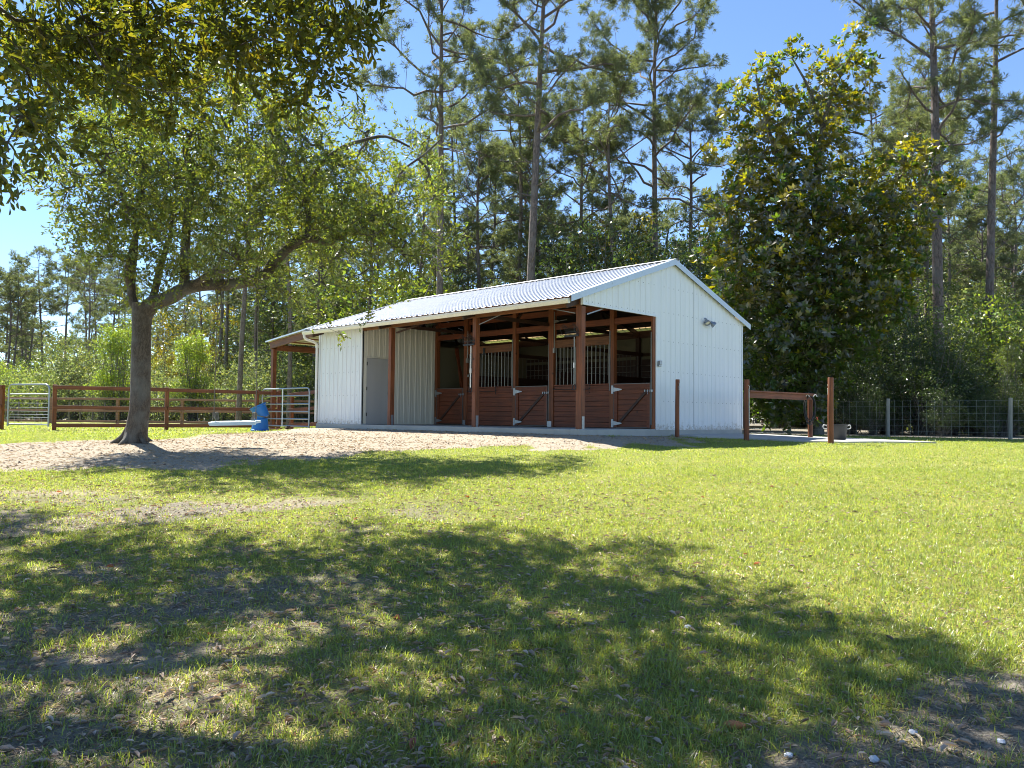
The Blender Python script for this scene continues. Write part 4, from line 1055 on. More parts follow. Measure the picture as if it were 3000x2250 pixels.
# ================================================================== SWING, TUBS
SW = P(687, 1238, 16.0); sw0 = P(619, 1238, 16.15); sw1 = P(757, 1238, 15.85); sz = .105
sg = thing('tree_swing', 'pale blue plank swing hanging on two dark ropes from the oak limb', 'swing', (SW[0], SW[1], sz))
dv = (sw1 - sw0)[:2]; Ls = np.linalg.norm(dv); ang = math.atan2(dv[1], dv[0])
mb = MB(); mb.box(-Ls / 2, Ls / 2, -.10, .10, -.022, .022); mb.box(-Ls / 2 + .02, Ls / 2 - .02, -.095, -.055, -.05, -.0225); o = mb.build('seat', M_plank, sg, bevel=.005); o.rotation_euler = (.12, radians(-1.5), ang)
dxy = np.append(dv / Ls, 0)
RT_A = P(640, 824, 16.0); RT_B = P(759, 816, 16.0)
for s_, tp in ((-1, RT_A), (1, RT_B)):
    b0 = dxy * s_ * (Ls / 2 - .06); tp = tp - np.array([SW[0], SW[1], sz])
    mb = MB(); 
    for e in (-1, 1): mb.tube(smooth_path([b0 + [0, 0, .03] + FW3 * .09 * e, b0 + [0, 0, .16], b0 + [0, 0, .3], tp + [0, 0, -.02]], 3), .008, 6)
    mb.tube([b0 + [0, 0, .10], b0 + [0, 0, .20]], .028, 8)
    for e in range(3): mb.tube(smooth_path([b0 + [0, 0, .16], b0 + [-.10 * s_ * (.5 + e * .4), .02, .20], b0 + [-.15 * (.5 + e * .4) * s_, .0, .13 - e * .04], b0 + [-.18 * (.6 + e * .3) * s_, 0, .02]], 3), .010, 6)
    # loops round the limb
    for e in range(3): 
        a = np.linspace(0, 2 * pi, 14); mb.tube([tp + dxy * (e - 1) * .03 + FW3 * .135 * cos(t) + np.array([0, 0, .11 + .135 * sin(t)]) for t in a], .009, 5, cap=False)
    mb.build('rope', M_rope, sg, smooth=True)
bb = P(762, 1254, 26.3); bz = float(gz(bb[0], bb[1])) + .0
bt = thing('blue_tub', 'blue plastic tub standing upside down in front of the lean-to post', 'tub', (bb[0], bb[1], bz))
mb = MB(); mb.lathe([(0, .43), (.20, .43), (.235, .40), (.27, .06), (.30, .04), (.30, .0), (.27, .0), (.24, .03)], k=28); mb.build('tub_body', M_blue, bt, smooth=True)
zt_ = unit(RT3 * -.42 + np.array([0, 0, .9]) - FW3 * .1); x_ = unit(np.cross(zt_, [0, 1, 0])); y_ = np.cross(zt_, x_)
b2 = thing('blue_tub', 'blue plastic tub tipped at an angle on top of the upside-down blue tub', 'tub', (bb[0], bb[1], bz + .44))
mb = MB(); mb.lathe([(0, -.22), (.19, -.22), (.22, -.20), (.25, .17), (.275, .19), (.275, .23), (.24, .23), (.225, .16), (.19, -.16), (0, -.17)], c=(0, 0, .18), k=28, axis=np.stack([x_, y_, zt_], 1)); mb.build('tub_body', M_blue, b2, smooth=True)
mb = MB(); c_ = np.array([0, 0, .18]); mb.tube(smooth_path([c_ + RT3 * .25 + [0, 0, -.05], c_ + RT3 * .3 - FW3 * .15 + [0, 0, -.16], c_ + RT3 * .05 - FW3 * .32 + [0, 0, -.12], c_ - RT3 * .1 - FW3 * .27 + [0, 0, .0]], 4), .014, 8); mb.build('rope_handle', M_rope, b2, smooth=True)
# poles and a stone lying by the barn's left corner
for k, (a, b2_, lab) in enumerate([((-14.2, -.75), (-11.8, -.95), 'long red-brown pole lying on the ground below the silver gate'), ((-11.9, -.7), (-11.25, -1.0), 'short dark board lying against the slab at the barn left corner')]):
    za = float(gz(*a)) + .03; zb2 = float(gz(*b2_)) + .04
    mb = MB(); mb.beam((a[0], a[1], za), (b2_[0], b2_[1], zb2 + .05 * k), .06 + .05 * k, .04); mb.build('ground_pole' if k == 0 else 'loose_board', M_rail if k == 0 else M_darkboard, None, org=(a[0], a[1], za), label=lab, category='pole' if k == 0 else 'board')
# ================================================================== PINES
def pine_geo(seed, H, cb, R, tr, wob=.25, lean=(0, 0), nb=34, tuft_len=.29, dens=1.0, needles=17, nw=.028, dead=5, k=8):
    rs = np.random.default_rng(seed)
    n = 14; t = np.linspace(0, 1, n)
    ph = rs.random(4) * 6.28
    tx = lean[0] * t + wob * (np.sin(t * 5 + ph[0]) - np.sin(ph[0])) * t; ty = lean[1] * t + wob * (np.sin(t * 4.3 + ph[1]) - np.sin(ph[1])) * t
    T = np.stack([tx, ty, t * H - .3 * (t == 0)], -1)
    rad = tr * (1 - .35 * t - .55 * t ** 3); rad[0] *= 1.25; rad[1] *= 1.03
    Vs = []; Fs = []; cnt = 0
    def addt(pts, r, kk):
        nonlocal cnt
        V, F = tube_geo(pts, r, kk); Vs.append(V); Fs.append(F + cnt); cnt += len(V)
    addt(T, rad, k)
    def at(z):
        return np.array([np.interp(z, T[:, 2], T[:, 0]), np.interp(z, T[:, 2], T[:, 1]), z])
    TC = []; TD = []
    az = rs.random() * 6.28
    zs = cb + (H - cb) * (np.linspace(0, .985, nb) ** .9) + rs.normal(size=nb) * .15
    for z in zs:
        tt = min(max((z - cb) / (H - cb), 0), 1)
        az += 2.4 + rs.normal() * .5
        env = (.62 + .7 * tt) if tt < .45 else .93 * (1 - ((tt - .45) / .57) ** 2.4 * .75)
        L = R * env * rs.uniform(.35, 1.2)
        if L < .3: L = .3
        el = rs.uniform(-.05, .45) + .5 * tt
        p = at(min(z, H * .995)); d = np.array([cos(az) * cos(el), sin(az) * cos(el), sin(el)])
        m = 7; pts = [p]; dd = d.copy(); curve = rs.uniform(-.10, .10)
        for s in range(m - 1):
            dd = unit(dd + rs.normal(size=3) * .27 + np.array([0, 0, curve + (.06 if s > 2 else -.03)]))
            pts.append(pts[-1] + dd * L / (m - 1))
        pts = np.array(pts); r0 = min(tr * .42, .018 + .016 * L) * (1 - .3 * tt)
        addt(pts, np.linspace(r0, r0 * .3, m), 5)
        # side shoots
        ns = max(4, int(L * 4.6 * dens))
        for s in range(ns):
            u = rs.uniform(.42, 1.0) if s else 1.0; q = pts[0] + 0; f = u * (m - 1); i = min(int(f), m - 2); q = pts[i] + (pts[i + 1] - pts[i]) * (f - i)
            bd = unit(pts[i + 1] - pts[i]); sd = unit(rs.normal(size=3) * np.array([1, 1, .45]) + bd * .9 + np.array([0, 0, .35]))
            l2 = (.28 + .30 * L * (1.15 - u)) * rs.uniform(.6, 1.2); q2 = q + sd * l2 * .55; q3 = q2 + unit(sd + rs.normal(size=3) * .3 + np.array([0, 0, .3])) * l2 * .5
            addt(np.array([q, q2, q3]), np.array([.016, .012, .006]), 3)
            nt = max(2, int(l2 * 7))
            for e in range(nt):
                w = rs.uniform(.6, 1.05) if e else 1.0; c = q + (q3 - q) * w + rs.normal(size=3) * .10 * l2
                TC.append(c); TD.append(unit(sd * .7 + rs.normal(size=3) * .55 + np.array([0, 0, .5])))
    for _ in range(dead):
        z = rs.uniform(cb * .55, cb); a = rs.random() * 6.28; L = rs.uniform(.5, 1.6) * R / 4; p = at(z)
        d = np.array([cos(a), sin(a), rs.uniform(-.1, .5)]); pts = [p]
        for s in range(4): d = unit(d + rs.normal(size=3) * .25); pts.append(pts[-1] + d * L / 4)
        addt(np.array(pts), np.linspace(.035, .012, 5), 4)
    TV = np.concatenate(Vs); TF = np.concatenate(Fs)
    TC = np.array(TC); TD = np.array(TD); nt = len(TC)
    idx = np.repeat(np.arange(nt), needles); m = len(idx)
    d = unit(TD[idx] * .75 + rs.normal(size=(m, 3)) * .55); ln = tuft_len * (.7 + .5 * rs.random(m))[:, None]
    s = unit(np.cross(d, rs.normal(size=(m, 3)))) * nw * .5
    c = TC[idx] + rs.normal(size=(m, 3)) * .03
    tip = c + d * ln + np.array([0, 0, -1]) * ln * .12
    midp = c + d * ln * .55
    V = np.stack([c, midp + s, tip, midp - s], 1).reshape(-1, 3); F = np.arange(m)[:, None] * 4 + np.array([[0, 1, 2, 3]])
    cl = (1 + (rs.random(nt) - .5) * .5); col = leafcols(m, 4, 1.0, .3, .12, rs) * np.repeat(cl[idx], 4)[:, None]
    return (TV, TF), (V, F, col)

def pine(label, px, py, Y, seed, H, cb, R, tr, group='pines behind the barn', topx=None, **kw):
    b_ = P(px, py, Y); x, y = b_[0], b_[1]; zb = float(gz0(x, y))
    lean = (0, 0)
    if topx is not None:      # horizontal lean given as the pixel the trunk reaches at height H
        dxm = (topx - px) * Y / FPX; lean = (RT[0] * dxm, RT[1] * dxm)
    (TV, TF), (V, F, col) = pine_geo(seed, H, cb, R, tr, lean=lean, **kw)
    root = thing('pine_tree', label, 'tree', (x, y, zb), group)
    link('trunk', mesh_np('trunk', TV, TF, [M_pinebark], smooth=True), root); link('crown', mesh_np('crown', V, F, [M_needle], col=col), root)
    return root

pine('big pine with open crown just left of the barn roof middle', 1284, 1200, 42, 101, 26, 15.0, 6.4, .20, nb=30, wob=.12, dens=1.1, dead=7)
pine('pale-barked pine leaning right, rising from behind the barn roof', 1535, 1200, 39, 102, 26, 13.5, 5.8, .22, topx=1595, nb=36, wob=.08, dens=1.2)
pine('tall dark pine with layered crown above the barn ridge peak', 1918, 1200, 46, 103, 28, 13.5, 7.0, .20, topx=1932, nb=34, wob=.15, dens=1.1)
pine('large pine with thick trunk right of the magnolia', 2757, 1200, 34, 104, 23.5, 11.5, 5.2, .24, topx=2728, nb=34, wob=.10, dens=1.2, tuft_len=.3)
pine('straight tall pine nearest the right edge with a bare trunk', 2893, 1200, 38, 105, 25, 14.0, 4.6, .21, topx=2935, nb=26, wob=.10)
# smaller distinct pines: each has its own copy of one of five shapes
PROT = []
for i, (H, cb, R, tr, nb, wob) in enumerate([(20, 10.5, 4.2, .15, 30, .35), (17.5, 9.5, 3.2, .12, 26, .5), (22, 12, 4.6, .17, 30, .25), (15, 6.5, 3.0, .11, 28, .45), (18.5, 11.0, 3.8, .14, 26, .3)]):
    (TV, TF), (V, F, col) = pine_geo(200 + i, H, cb, R, tr, wob=wob, nb=nb, needles=13, nw=.036, k=7, dens=.95)
    PROT.append((H, mesh_np('trunk', TV, TF, [M_pinebark], smooth=True), mesh_np('crown', V, F, [M_needle], col=col)))
def pcopy(i, x, y, H, rz, label, group, wide=1.0):
    h0, tm, cm = PROT[i]; s = H / h0
    root = thing('pine_tree', label, 'tree', (x, y, float(gz0(x, y)) - .05), group, rz=rz); root.scale = (s * wide, s * wide, s)
    link('trunk', tm, root); link('crown', cm, root); return root
mids = [  # px, Y, prototype, top pixel row, label
    (1326, 60, 1, 300, 'thin pine standing just right of the big open-crowned pine'),
    (1410, 52, 3, 300, 'crooked thin pine with a kinked trunk behind the barn roof'),
    (1424, 58, 4, 430, 'slender pine close behind the crooked one'),
    (1506, 50, 2, 170, 'medium pine between the crooked pine and the leaning pine'),
    (1554, 62, 4, 420, 'thin pine seen just right of the leaning trunk'),
    (1582, 50, 0, 330, 'pine with dense mid crown right of the leaning pine'),
    (1706, 48, 2, 290, 'pine with straight trunk above the middle of the roof'),
    (1730, 66, 1, 420, 'thin pine behind the straight one above the roof'),
    (1800, 44, 0, 230, 'pine with flat spreading crown left of the ridge peak pine'),
    (2006, 48, 4, 270, 'slim pine right of the ridge peak pine beside the magnolia'),
    (2062, 60, 1, 560, 'short thin pine at the magnolia left edge'),
    (2560, 44, 2, 240, 'bushy pine behind the magnolia right shoulder'),
    (2640, 40, 3, 330, 'shaggy pine tucked behind the magnolia right side'),
    (2680, 46, 4, 330, 'pine trunk left of the thick right-hand pine'),
    (2719, 40, 0, 200, 'pine trunk touching the thick right-hand pine from the left'),
    (2815, 62, 1, 470, 'thin pine between the two large right-hand pines'),
    (2960, 58, 3, 440, 'rounded pine crown at the right edge behind the straight pine'),
    (2870, 70, 0, 450, 'pine crown low behind the straight right-hand pine'),
    (700, 41, 2, 250, 'dark pine trunk behind the oak limb over the swing'),
    (846, 41, 0, 330, 'dark pine trunk behind the lean-to roof'),
    (635, 60, 1, 420, 'thin pine trunk behind the left swing rope'),
    (789, 62, 4, 450, 'thin pine trunk behind the right swing rope'),
    (1000, 58, 0, 480, 'pine above the left end of the barn roof'),
    (1060, 66, 1, 560, 'thin pine above the barn roof left of the big pine'),
    (930, 70, 3, 560, 'pine behind the oak canopy left of the barn'),
    (1190, 56, 3, 420, 'pine half hidden by the oak canopy tip'),
    (1130, 74, 4, 600, 'far pine between the oak canopy and the big pine'),
    (250, 62, 2, 760, 'pine left of the oak trunk in the clearing edge'),
    (278, 78, 0, 740, 'pine just right of that clearing-edge pine'),
    (185, 88, 2, 735, 'rounded far pine at the tree line left of the oak'),
    (120, 92, 0, 730, 'tallest far pine of the left tree line'),
    (60, 98, 4, 800, 'far pine near the left edge of the photo'),
    (8, 100, 2, 830, 'leftmost far pine at the photo edge'),
    (330, 84, 1, 700, 'far pine close to the oak trunk'),
]
rp = random.Random(11)
for i, (px, Y, k, top, lab) in enumerate(mids):
    p = P(px, 1200, Y); zt = P(px, top, Y)[2]; pcopy(k, p[0], p[1], zt + .3, rp.uniform(0, 6.28), lab, 'pines behind the barn', 1.0)
# the wood behind: many pines, farther and farther
wl = ['slender pine in the deep wood behind the nearer pines']
for i in range(230):
    Y = rp.uniform(58, 135) if i % 3 else rp.uniform(48, 75)
    X = rp.uniform(-.74, .74) * Y if i % 2 else rp.uniform(-.25, .74) * Y
    px = 1500 + X / Y * FPX
    H = rp.uniform(11.5, 17.5) * (1 if Y > 58 else .9)
    if px < 480: Y = max(Y, 84); X = (px - 1500) / FPX * Y; H = rp.uniform(14, 18.5)
    if px > 2050 and px < 2500: H *= .8
    q = XY(X, Y); pcopy(rp.choice([0, 1, 2, 3, 4]), q[0], q[1], H, rp.uniform(0, 6.28), wl[0], 'pines of the deep wood', rp.uniform(1.0, 1.25))

# ================================================================== UNDERGROWTH: bushes and small trees
def bush_geo(seed, w, h, n, Ln, Wd, lobes=9, cvar=.35, hue=.2, tall=False):
    rs = np.random.default_rng(seed)
    L = []
    for _ in range(lobes):
        a = rs.random() * 6.28; r = w * .5 * sqrt(rs.random()) * .75; z = h * rs.uniform(.18, .8) if not tall else h * rs.uniform(.1, .9)
        s = (1 - .55 * z / h) if tall else 1
        L.append((np.array([r * s * cos(a), r * s * sin(a), z]), rs.uniform(.16, .30) * w * (s + .2)))
    L.append((np.array([0, 0, h * .35]), w * .33))
    C = []; wts = np.array([l[1] ** 2 for l in L]); wts /= wts.sum()
    pick = rs.choice(len(L), n // 10, p=wts)
    cen = np.array([L[i][0] for i in pick]); rad = np.array([L[i][1] for i in pick])
    u = unit(rs.normal(size=(len(pick), 3))); tips = cen + u * (rad * rs.uniform(.55, 1.08, len(pick)))[:, None] * np.array([1, 1, .85]); tips[:, 2] = np.abs(tips[:, 2]) + .03
    V, F, col = cluster_leaves(tips, u, 10, .24, Ln, Wd, rs, False, .1, 1.0, cvar, hue, .45)
    Vs = []; Fs = []; c = 0
    for i in range(0, len(tips), max(1, len(tips) // 70)):
        t = tips[i]; b_ = np.array([rs.normal() * .12 * w * .3, rs.normal() * .12 * w * .3, -.1]); m_ = (b_ + t) / 2 + rs.normal(size=3) * .12 * w * .4
        v, f = tube_geo(smooth_path([b_, m_, t], 3), np.linspace(.03, .008, 7), 4); Vs.append(v); Fs.append(f + c); c += len(v)
    return (np.concatenate(Vs), np.concatenate(Fs)), (V, F, col)
BCOL = {'pale': (1.6, 1.5, 1.85), 'lime': (1.8, 1.85, .8), 'mid': (.95, .95, .8), 'dark': (.40, .50, .45), 'bronze': (2.0, 1.15, .45)}  # 'dark' tint also puts wood-edge shade into the right-hand shrubs' leaf colour
BP = {}
specs = [('pale', 5.0, 3.2, 9000, .11, .05, 11, False), ('pale', 4.0, 4.2, 8000, .11, .045, 10, False), ('lime', 3.6, 6.2, 10000, .13, .06, 14, True), ('mid', 5.0, 5.0, 11000, .12, .055, 13, False),
         ('dark', 5.5, 6.5, 12000, .14, .06, 15, False), ('bronze', 5.0, 7.5, 10000, .19, .08, 16, True), ('mid', 4.5, 8.5, 12000, .13, .06, 18, True), ('lime', 4.5, 3.0, 8000, .10, .05, 10, False)]
for i, (cn, w, h, n, Ln, Wd, lb, tall) in enumerate(specs):
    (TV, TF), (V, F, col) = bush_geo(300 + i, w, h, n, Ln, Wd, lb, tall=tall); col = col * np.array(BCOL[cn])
    BP[i] = (w, h, mesh_np('stems', TV, TF, [M_magbark], smooth=True), mesh_np('leaves', V, F, [M_bushleaf if cn != 'bronze' else M_magleaf], col=col))
def bush(i, px, Y, top, label, group, wide=1.0, name='shrub', cat='bush'):
    w, h, sm, cm = BP[i]; p = P(px, 1200, Y); zb = float(gz0(p[0], p[1])); hh = P(px, top, Y)[2] - zb
    root = thing(name, label, cat, (p[0], p[1], zb), group, rz=rp.uniform(0, 6.28)); s = hh / h; root.scale = (s * wide, s * wide, s)
    link('stems', sm, root); link('leaves', cm, root); return root
bl = [
    (7, 40, 52, 1075, 'yellow-green bush at the far left behind the walk gate'), (0, 150, 52, 1040, 'pale green bush behind the walk gate'), (3, 225, 55, 980, 'mid green bush left of the oak trunk beyond the fence'),
    (0, 300, 50, 1105, 'low pale bush seen left of the oak trunk'), (2, 340, 50, 930, 'bright green shrub half behind the oak trunk'), (6, 400, 56, 890, 'tall leafy shrub behind the oak trunk'),
    (0, 470, 50, 1060, 'pale green bush right of the oak trunk beyond the fence'), (2, 565, 50, 960, 'tall bright yellow-green sapling beyond the fence right of the oak'), (0, 655, 50, 1050, 'pale silvery bush left of the dark pine trunk'),
    (5, 640, 62, 860, 'dark bronze-leaved magnolia in the wood behind the swing'), (5, 500, 66, 880, 'bronze-tinted magnolia in the wood right of the oak trunk'), (1, 745, 49, 1030, 'pale green bush behind the right swing rope'),
    (0, 825, 47, 1045, 'pale bush behind the lean-to post'), (3, 880, 46, 1050, 'dark green bush behind the lean-to beside the barn wall'), (4, 780, 60, 900, 'dark evergreen behind the pale bushes near the lean-to'),
    (3, 930, 56, 860, 'mid green tree above the lean-to roof'), (6, 1040, 52, 820, 'leafy tree above the barn roof left end'), (7, 1150, 50, 838, 'light green treetop over the barn roof left of the big pine'),
    (6, 1220, 56, 800, 'leafy tree left of the big pine behind the roof'), (3, 1360, 54, 790, 'green treetop right of the big pine behind the roof'), (1, 1460, 56, 790, 'olive treetop behind the middle of the roof'),
    (4, 1620, 50, 770, 'dark treetop behind the roof right of the leaning pine'), (5, 1800, 46, 560, 'bronze-leaved magnolia above the roof left of the ridge'), (4, 1725, 46, 660, 'dark evergreen above the roof beside the bronze magnolia'),
    (4, 1890, 42, 650, 'dark evergreen left of the ridge peak'), (4, 2000, 40, 680, 'dark evergreen right behind the ridge peak'), (6, 2080, 42, 640, 'green tree between the ridge and the magnolia'),
    (3, 2790, 38, 850, 'green leafy tree behind the thick right-hand pine'), (6, 2900, 42, 800, 'leafy tree behind the straight right-hand pine'), (7, 2985, 36, 905, 'light green bush at the right edge'),
    (6, 2960, 31, 1000, 'leafy green shrub behind the wire fence at the right edge'), (4, 2860, 32, 1060, 'dark cedar-like shrub behind the wire fence below the straight pine'), (4, 2700, 33, 950, 'shaded shrub left of the thick pine foot'),
    (4, 2620, 32, 1060, 'dark shrub behind the wire fence middle'), (4, 2760, 29.5, 1130, 'low dark shrub behind the wire fence before the thick pine'), (4, 2900, 29, 1150, 'low leafy shrub behind the last grey fence post'),
    (4, 2500, 33, 1010, 'dark undergrowth between the magnolia and the wire fence'), (4, 2560, 31, 1120, 'low dark undergrowth behind the orange-brown hitching post'), (6, 2640, 48, 780, 'sunlit tree in the wood right of the magnolia'),
    (4, 2700, 31.5, 900, 'dark evergreen merging with the magnolia right flank'), (4, 2610, 34, 760, 'tall dark evergreen behind the magnolia right side'), (6, 2720, 40, 700, 'green tree crown between the magnolia and the thick pine'),
    (4, 2790, 33, 1010, 'dark shrub at the foot of the thick right-hand pine'), (3, 2850, 36, 930, 'mid green tree between the two right-hand pine trunks'), (4, 2060, 36, 800, 'dark evergreen directly behind the barn right roof slope'), (4, 2940, 30, 1090, 'low dark shrub behind the wire fence at the far right'),
    (6, 2840, 56, 720, 'sunlit tree far behind the two right-hand pines'), (3, 3060, 34, 880, 'leafy tree just outside the right edge'), (4, 3120, 30, 1020, 'dark shrub just outside the right edge'),
]
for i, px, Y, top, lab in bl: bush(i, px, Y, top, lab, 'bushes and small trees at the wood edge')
for i in range(110):
    px = rp.uniform(-250, 3250); Y = rp.uniform(50 if px > 1000 else 68, 105); k = rp.choice([3, 4, 6, 1, 3, 6])
    bush(k, px, Y, 1225 - rp.uniform(150, 300) * (60 / Y) * (1.35 if px > 1000 else .95), 'leafy understorey tree in the deep wood between the pine trunks', 'understorey of the deep wood', wide=1.5)
# far wall of the wood: one mass, nobody could count it
rs = np.random.default_rng(9); n = 8000
Yf = rs.uniform(120, 150, n); Xf = rs.uniform(-.85, .85, n) * Yf; q = CAM[:2] + RT * Xf[:, None] + FW * Yf[:, None]
hz = rs.random(n) ** 1.2 * (12 + 7 * vnoise(Xf * .06, Yf * 0, 4))
tips = np.stack([q[:, 0], q[:, 1], hz - .2], -1)
V, F, col = cluster_leaves(tips, unit(rs.normal(size=(n, 3))), 14, 1.1, .75, .42, rs, False, .1, .8, .4, .2, .4)
link('far_woodland', mesh_np('far_woodland', V, F, [M_needle], col=col), kind='stuff')

# ================================================================== MAGNOLIA
YM = 29.0
mb_ = [(2511, 127, 42, 48), (2500, 190, 55, 45), (2316, 154, 45, 32), (2372, 162, 38, 34), (2217, 194, 45, 38), (2253, 235, 55, 42), (2140, 253, 34, 30), (2180, 300, 62, 45), (2271, 294, 60, 55), (2407, 226, 55, 40), (2555, 205, 28, 24),
       (2407, 294, 85, 55), (2497, 300, 60, 55), (2480, 350, 60, 50), (2217, 362, 85, 55), (2316, 362, 80, 60), (2113, 430, 55, 50), (2226, 430, 95, 65), (2339, 430, 90, 65), (2430, 400, 70, 55), (2478, 405, 36, 32),
       (2695, 425, 50, 42), (2728, 455, 48, 48), (2565, 475, 62, 35), (2655, 480, 66, 45), (2769, 543, 52, 36), (2800, 565, 34, 24), (2542, 543, 85, 50), (2452, 520, 60, 50), (2226, 543, 115, 75), (2330, 543, 100, 75), (2407, 545, 80, 60), (2678, 588, 85, 55),
       (2136, 620, 70, 70), (2271, 640, 115, 85), (2407, 640, 115, 85), (2542, 640, 105, 75), (2678, 680, 70, 65), (2110, 720, 80, 80), (2220, 760, 110, 90), (2350, 760, 115, 95), (2480, 760, 110, 95), (2600, 760, 95, 80),
       (2160, 860, 100, 90), (2280, 890, 110, 100), (2400, 880, 110, 100), (2520, 880, 110, 95), (2620, 890, 70, 75), (2240, 1010, 110, 90), (2360, 1010, 110, 90), (2470, 1000, 100, 85), (2550, 1000, 60, 60),
       (2260, 1120, 90, 75), (2380, 1110, 90, 80), (2440, 1120, 50, 60), (2320, 1190, 100, 60), (2210, 1160, 60, 60)]
blobs = [pxblob(a, b_, c, d, YM + (.0 if b_ < 600 else -.6), 1.0, 1.35 if b_ < 600 else 1.7) for a, b_, c, d in mb_]
bx = P(2395, 1245, YM + .6); bz = float(gz0(bx[0], bx[1]))
def pp(*a): return [P(x, y, Y) for x, y, Y in a]
m0 = smooth_path([np.array([bx[0], bx[1], bz - .2])] + pp((2392, 1100, 29.4), (2385, 900, 29.2), (2390, 700, 29), (2395, 520, 29), (2410, 380, 29), (2440, 270, 29), (2495, 160, 29)), 3)
m1 = smooth_path(pp((2388, 760, 29.1), (2330, 600, 28.6), (2270, 440, 28.8), (2230, 300, 29), (2215, 220, 29)), 3)
m2 = smooth_path(pp((2388, 850, 29.2), (2480, 700, 29.2), (2600, 560, 29.4), (2700, 450, 29.4)), 3)
m3 = smooth_path(pp((2410, 380, 29), (2370, 260, 28.8), (2320, 170, 28.9)), 3)
rs_m = np.random.default_rng(41)
tg = blob_targets(blobs, .50, rs_m)
A, ch, W_ = grow([m0, m1, m2, m3], tg, rs_m, curl=.08, up=.12)
V, F = wood_mesh(A, ch, W_, [(m0, np.linspace(.24, .04, len(m0))), (m1, np.linspace(.12, .03, len(m1))), (m2, np.linspace(.10, .03, len(m2))), (m3, np.linspace(.07, .025, len(m3)))], rtip=.008, km=10)
mag = thing('magnolia_tree', 'tall broad magnolia with glossy bronze-backed leaves right of the barn', 'tree', (bx[0], bx[1], bz)); mo = np.array([bx[0], bx[1], bz])
link('trunk', mesh_np('trunk', V - mo, F, [M_magbark], smooth=True), mag)
tips = np.array([A[i[-1]] for p, i in ch]); dirs = np.array([unit(A[i[-1]] - A[i[-2]] if len(i) > 1 else A[i[-1]] - A[p]) for p, i in ch])
def rosettes(tips, dirs, rs, nr, per, spread, Ln, Wd):
    n = len(tips); idx = np.repeat(np.arange(n), nr); c = tips[idx] + rs.normal(size=(len(idx), 3)) * spread
    ax = unit(dirs[idx] * .5 + rs.normal(size=(len(idx), 3)) * .6 + np.array([0, 0, .7]))
    i2 = np.repeat(np.arange(len(c)), per); a = (np.tile(np.arange(per), len(c)) * 2.4 + rs.random(len(i2)) * .6)
    u = unit(np.cross(ax[i2], np.array([.3, .5, .8]))); v = np.cross(ax[i2], u)
    out = u * np.cos(a)[:, None] + v * np.sin(a)[:, None]
    D = unit(out + ax[i2] * rs.uniform(.1, 1.0, len(i2))[:, None]); Nn = unit(ax[i2] - out * .3 + rs.normal(size=out.shape) * .15)
    return leaves_geo(c[i2] + D * .02, D, Nn, Ln * (.7 + .5 * rs.random(len(i2))), Wd * (.8 + .4 * rs.random(len(i2))), six=False), len(i2), i2
(LV, LF, k_), nL, i2 = rosettes(tips, dirs, rs_m, 5, 9, .15, .225, .092)
cc_ = leafcols(nL, 4, 1.0, .35, .15, rs_m)
zl = LV[::4, 2]; yel = rs_m.random(len(i2) // 9) ; yel = np.repeat(yel, 9) < np.interp(zl, [2.5, 5.5, 8.5], [.03, .36, .62]); cm = np.where(np.repeat(yel, 4)[:, None], np.array([[2.6, 1.6, .45]]), np.array([[.85, 1.0, .9]]))  # yellower leaves with height: sun-bronzed foliage plus backlit glow painted in
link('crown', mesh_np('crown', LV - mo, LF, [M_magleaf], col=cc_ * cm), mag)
for px, py in ((2584, 722), (2768, 574), (2318, 925), (2435, 988), (2356, 1126), (2305, 905)):
    c = P(px, py, YM - 2.6); mb = MB()
    for k in range(7):
        a = k * .9; d = np.array([cos(a), sin(a), .55]); d /= np.linalg.norm(d); s = np.cross(d, [0, 0, 1]); s /= np.linalg.norm(s)
        mb.add([c, c + d * .05 + s * .04, c + d * .12 + [0, 0, .03], c + d * .05 - s * .04], [(0, 1, 2, 3)])
    me_ = mb.build('flower', M_petal, mag, org=mo)

# ================================================================== OAK WITH THE SWING
YO = 16.0
ob = P(395, 1318, YO); oz = float(gz0(ob[0], ob[1])); OB = np.array([ob[0], ob[1], oz])
def rr_(px): return px * YO / FPX / 2
tr_ = smooth_path([OB + [0.0, 0, -.25]] + pp((396, 1290, 16), (404, 1235, 16), (410, 1190, 16), (412, 1100, 16), (414, 1000, 16), (416, 940, 16), (420, 890, 16)), 4)
trr = np.interp(np.linspace(0, 1, len(tr_)), [0, .12, .22, .35, .6, .8, 1], [rr_(96), rr_(74), rr_(61), rr_(57), rr_(54), rr_(52), rr_(62)])
limb = smooth_path(pp((422, 925, 16), (447, 890, 15.97), (498, 872, 15.9), (543, 845, 15.9), (598, 834, 15.95), (662, 834, 16), (727, 824, 16), (772, 808, 16), (802, 770, 16), (842, 729, 15.9), (881, 703, 15.8), (921, 700, 15.7), (961, 712, 15.6), (995, 696, 15.5), (1065, 676, 15.3), (1120, 697, 15.2), (1180, 745, 15)), 4)
limr = np.interp(np.linspace(0, 1, len(limb)), [0, .12, .3, .5, .62, .75, 1], [rr_(50), rr_(42), rr_(36), rr_(32), rr_(26), rr_(18), rr_(7)])
lf = smooth_path(pp((414, 925, 16), (399, 900, 16), (386, 868, 16), (386, 808, 16), (394, 739, 16.1), (399, 684, 16.1), (415, 600, 16.2), (420, 500, 16.3), (418, 400, 16.3)), 4)
lf2 = smooth_path(pp((388, 850, 16), (374, 815, 15.8), (378, 760, 15.7), (397, 690, 15.6), (380, 620, 15.4), (340, 540, 15.2), (280, 470, 15)), 4)
md = smooth_path(pp((426, 900, 16), (449, 868, 16.1), (468, 788, 16.3), (483, 739, 16.5), (500, 680, 16.8), (505, 600, 17.1)), 4)
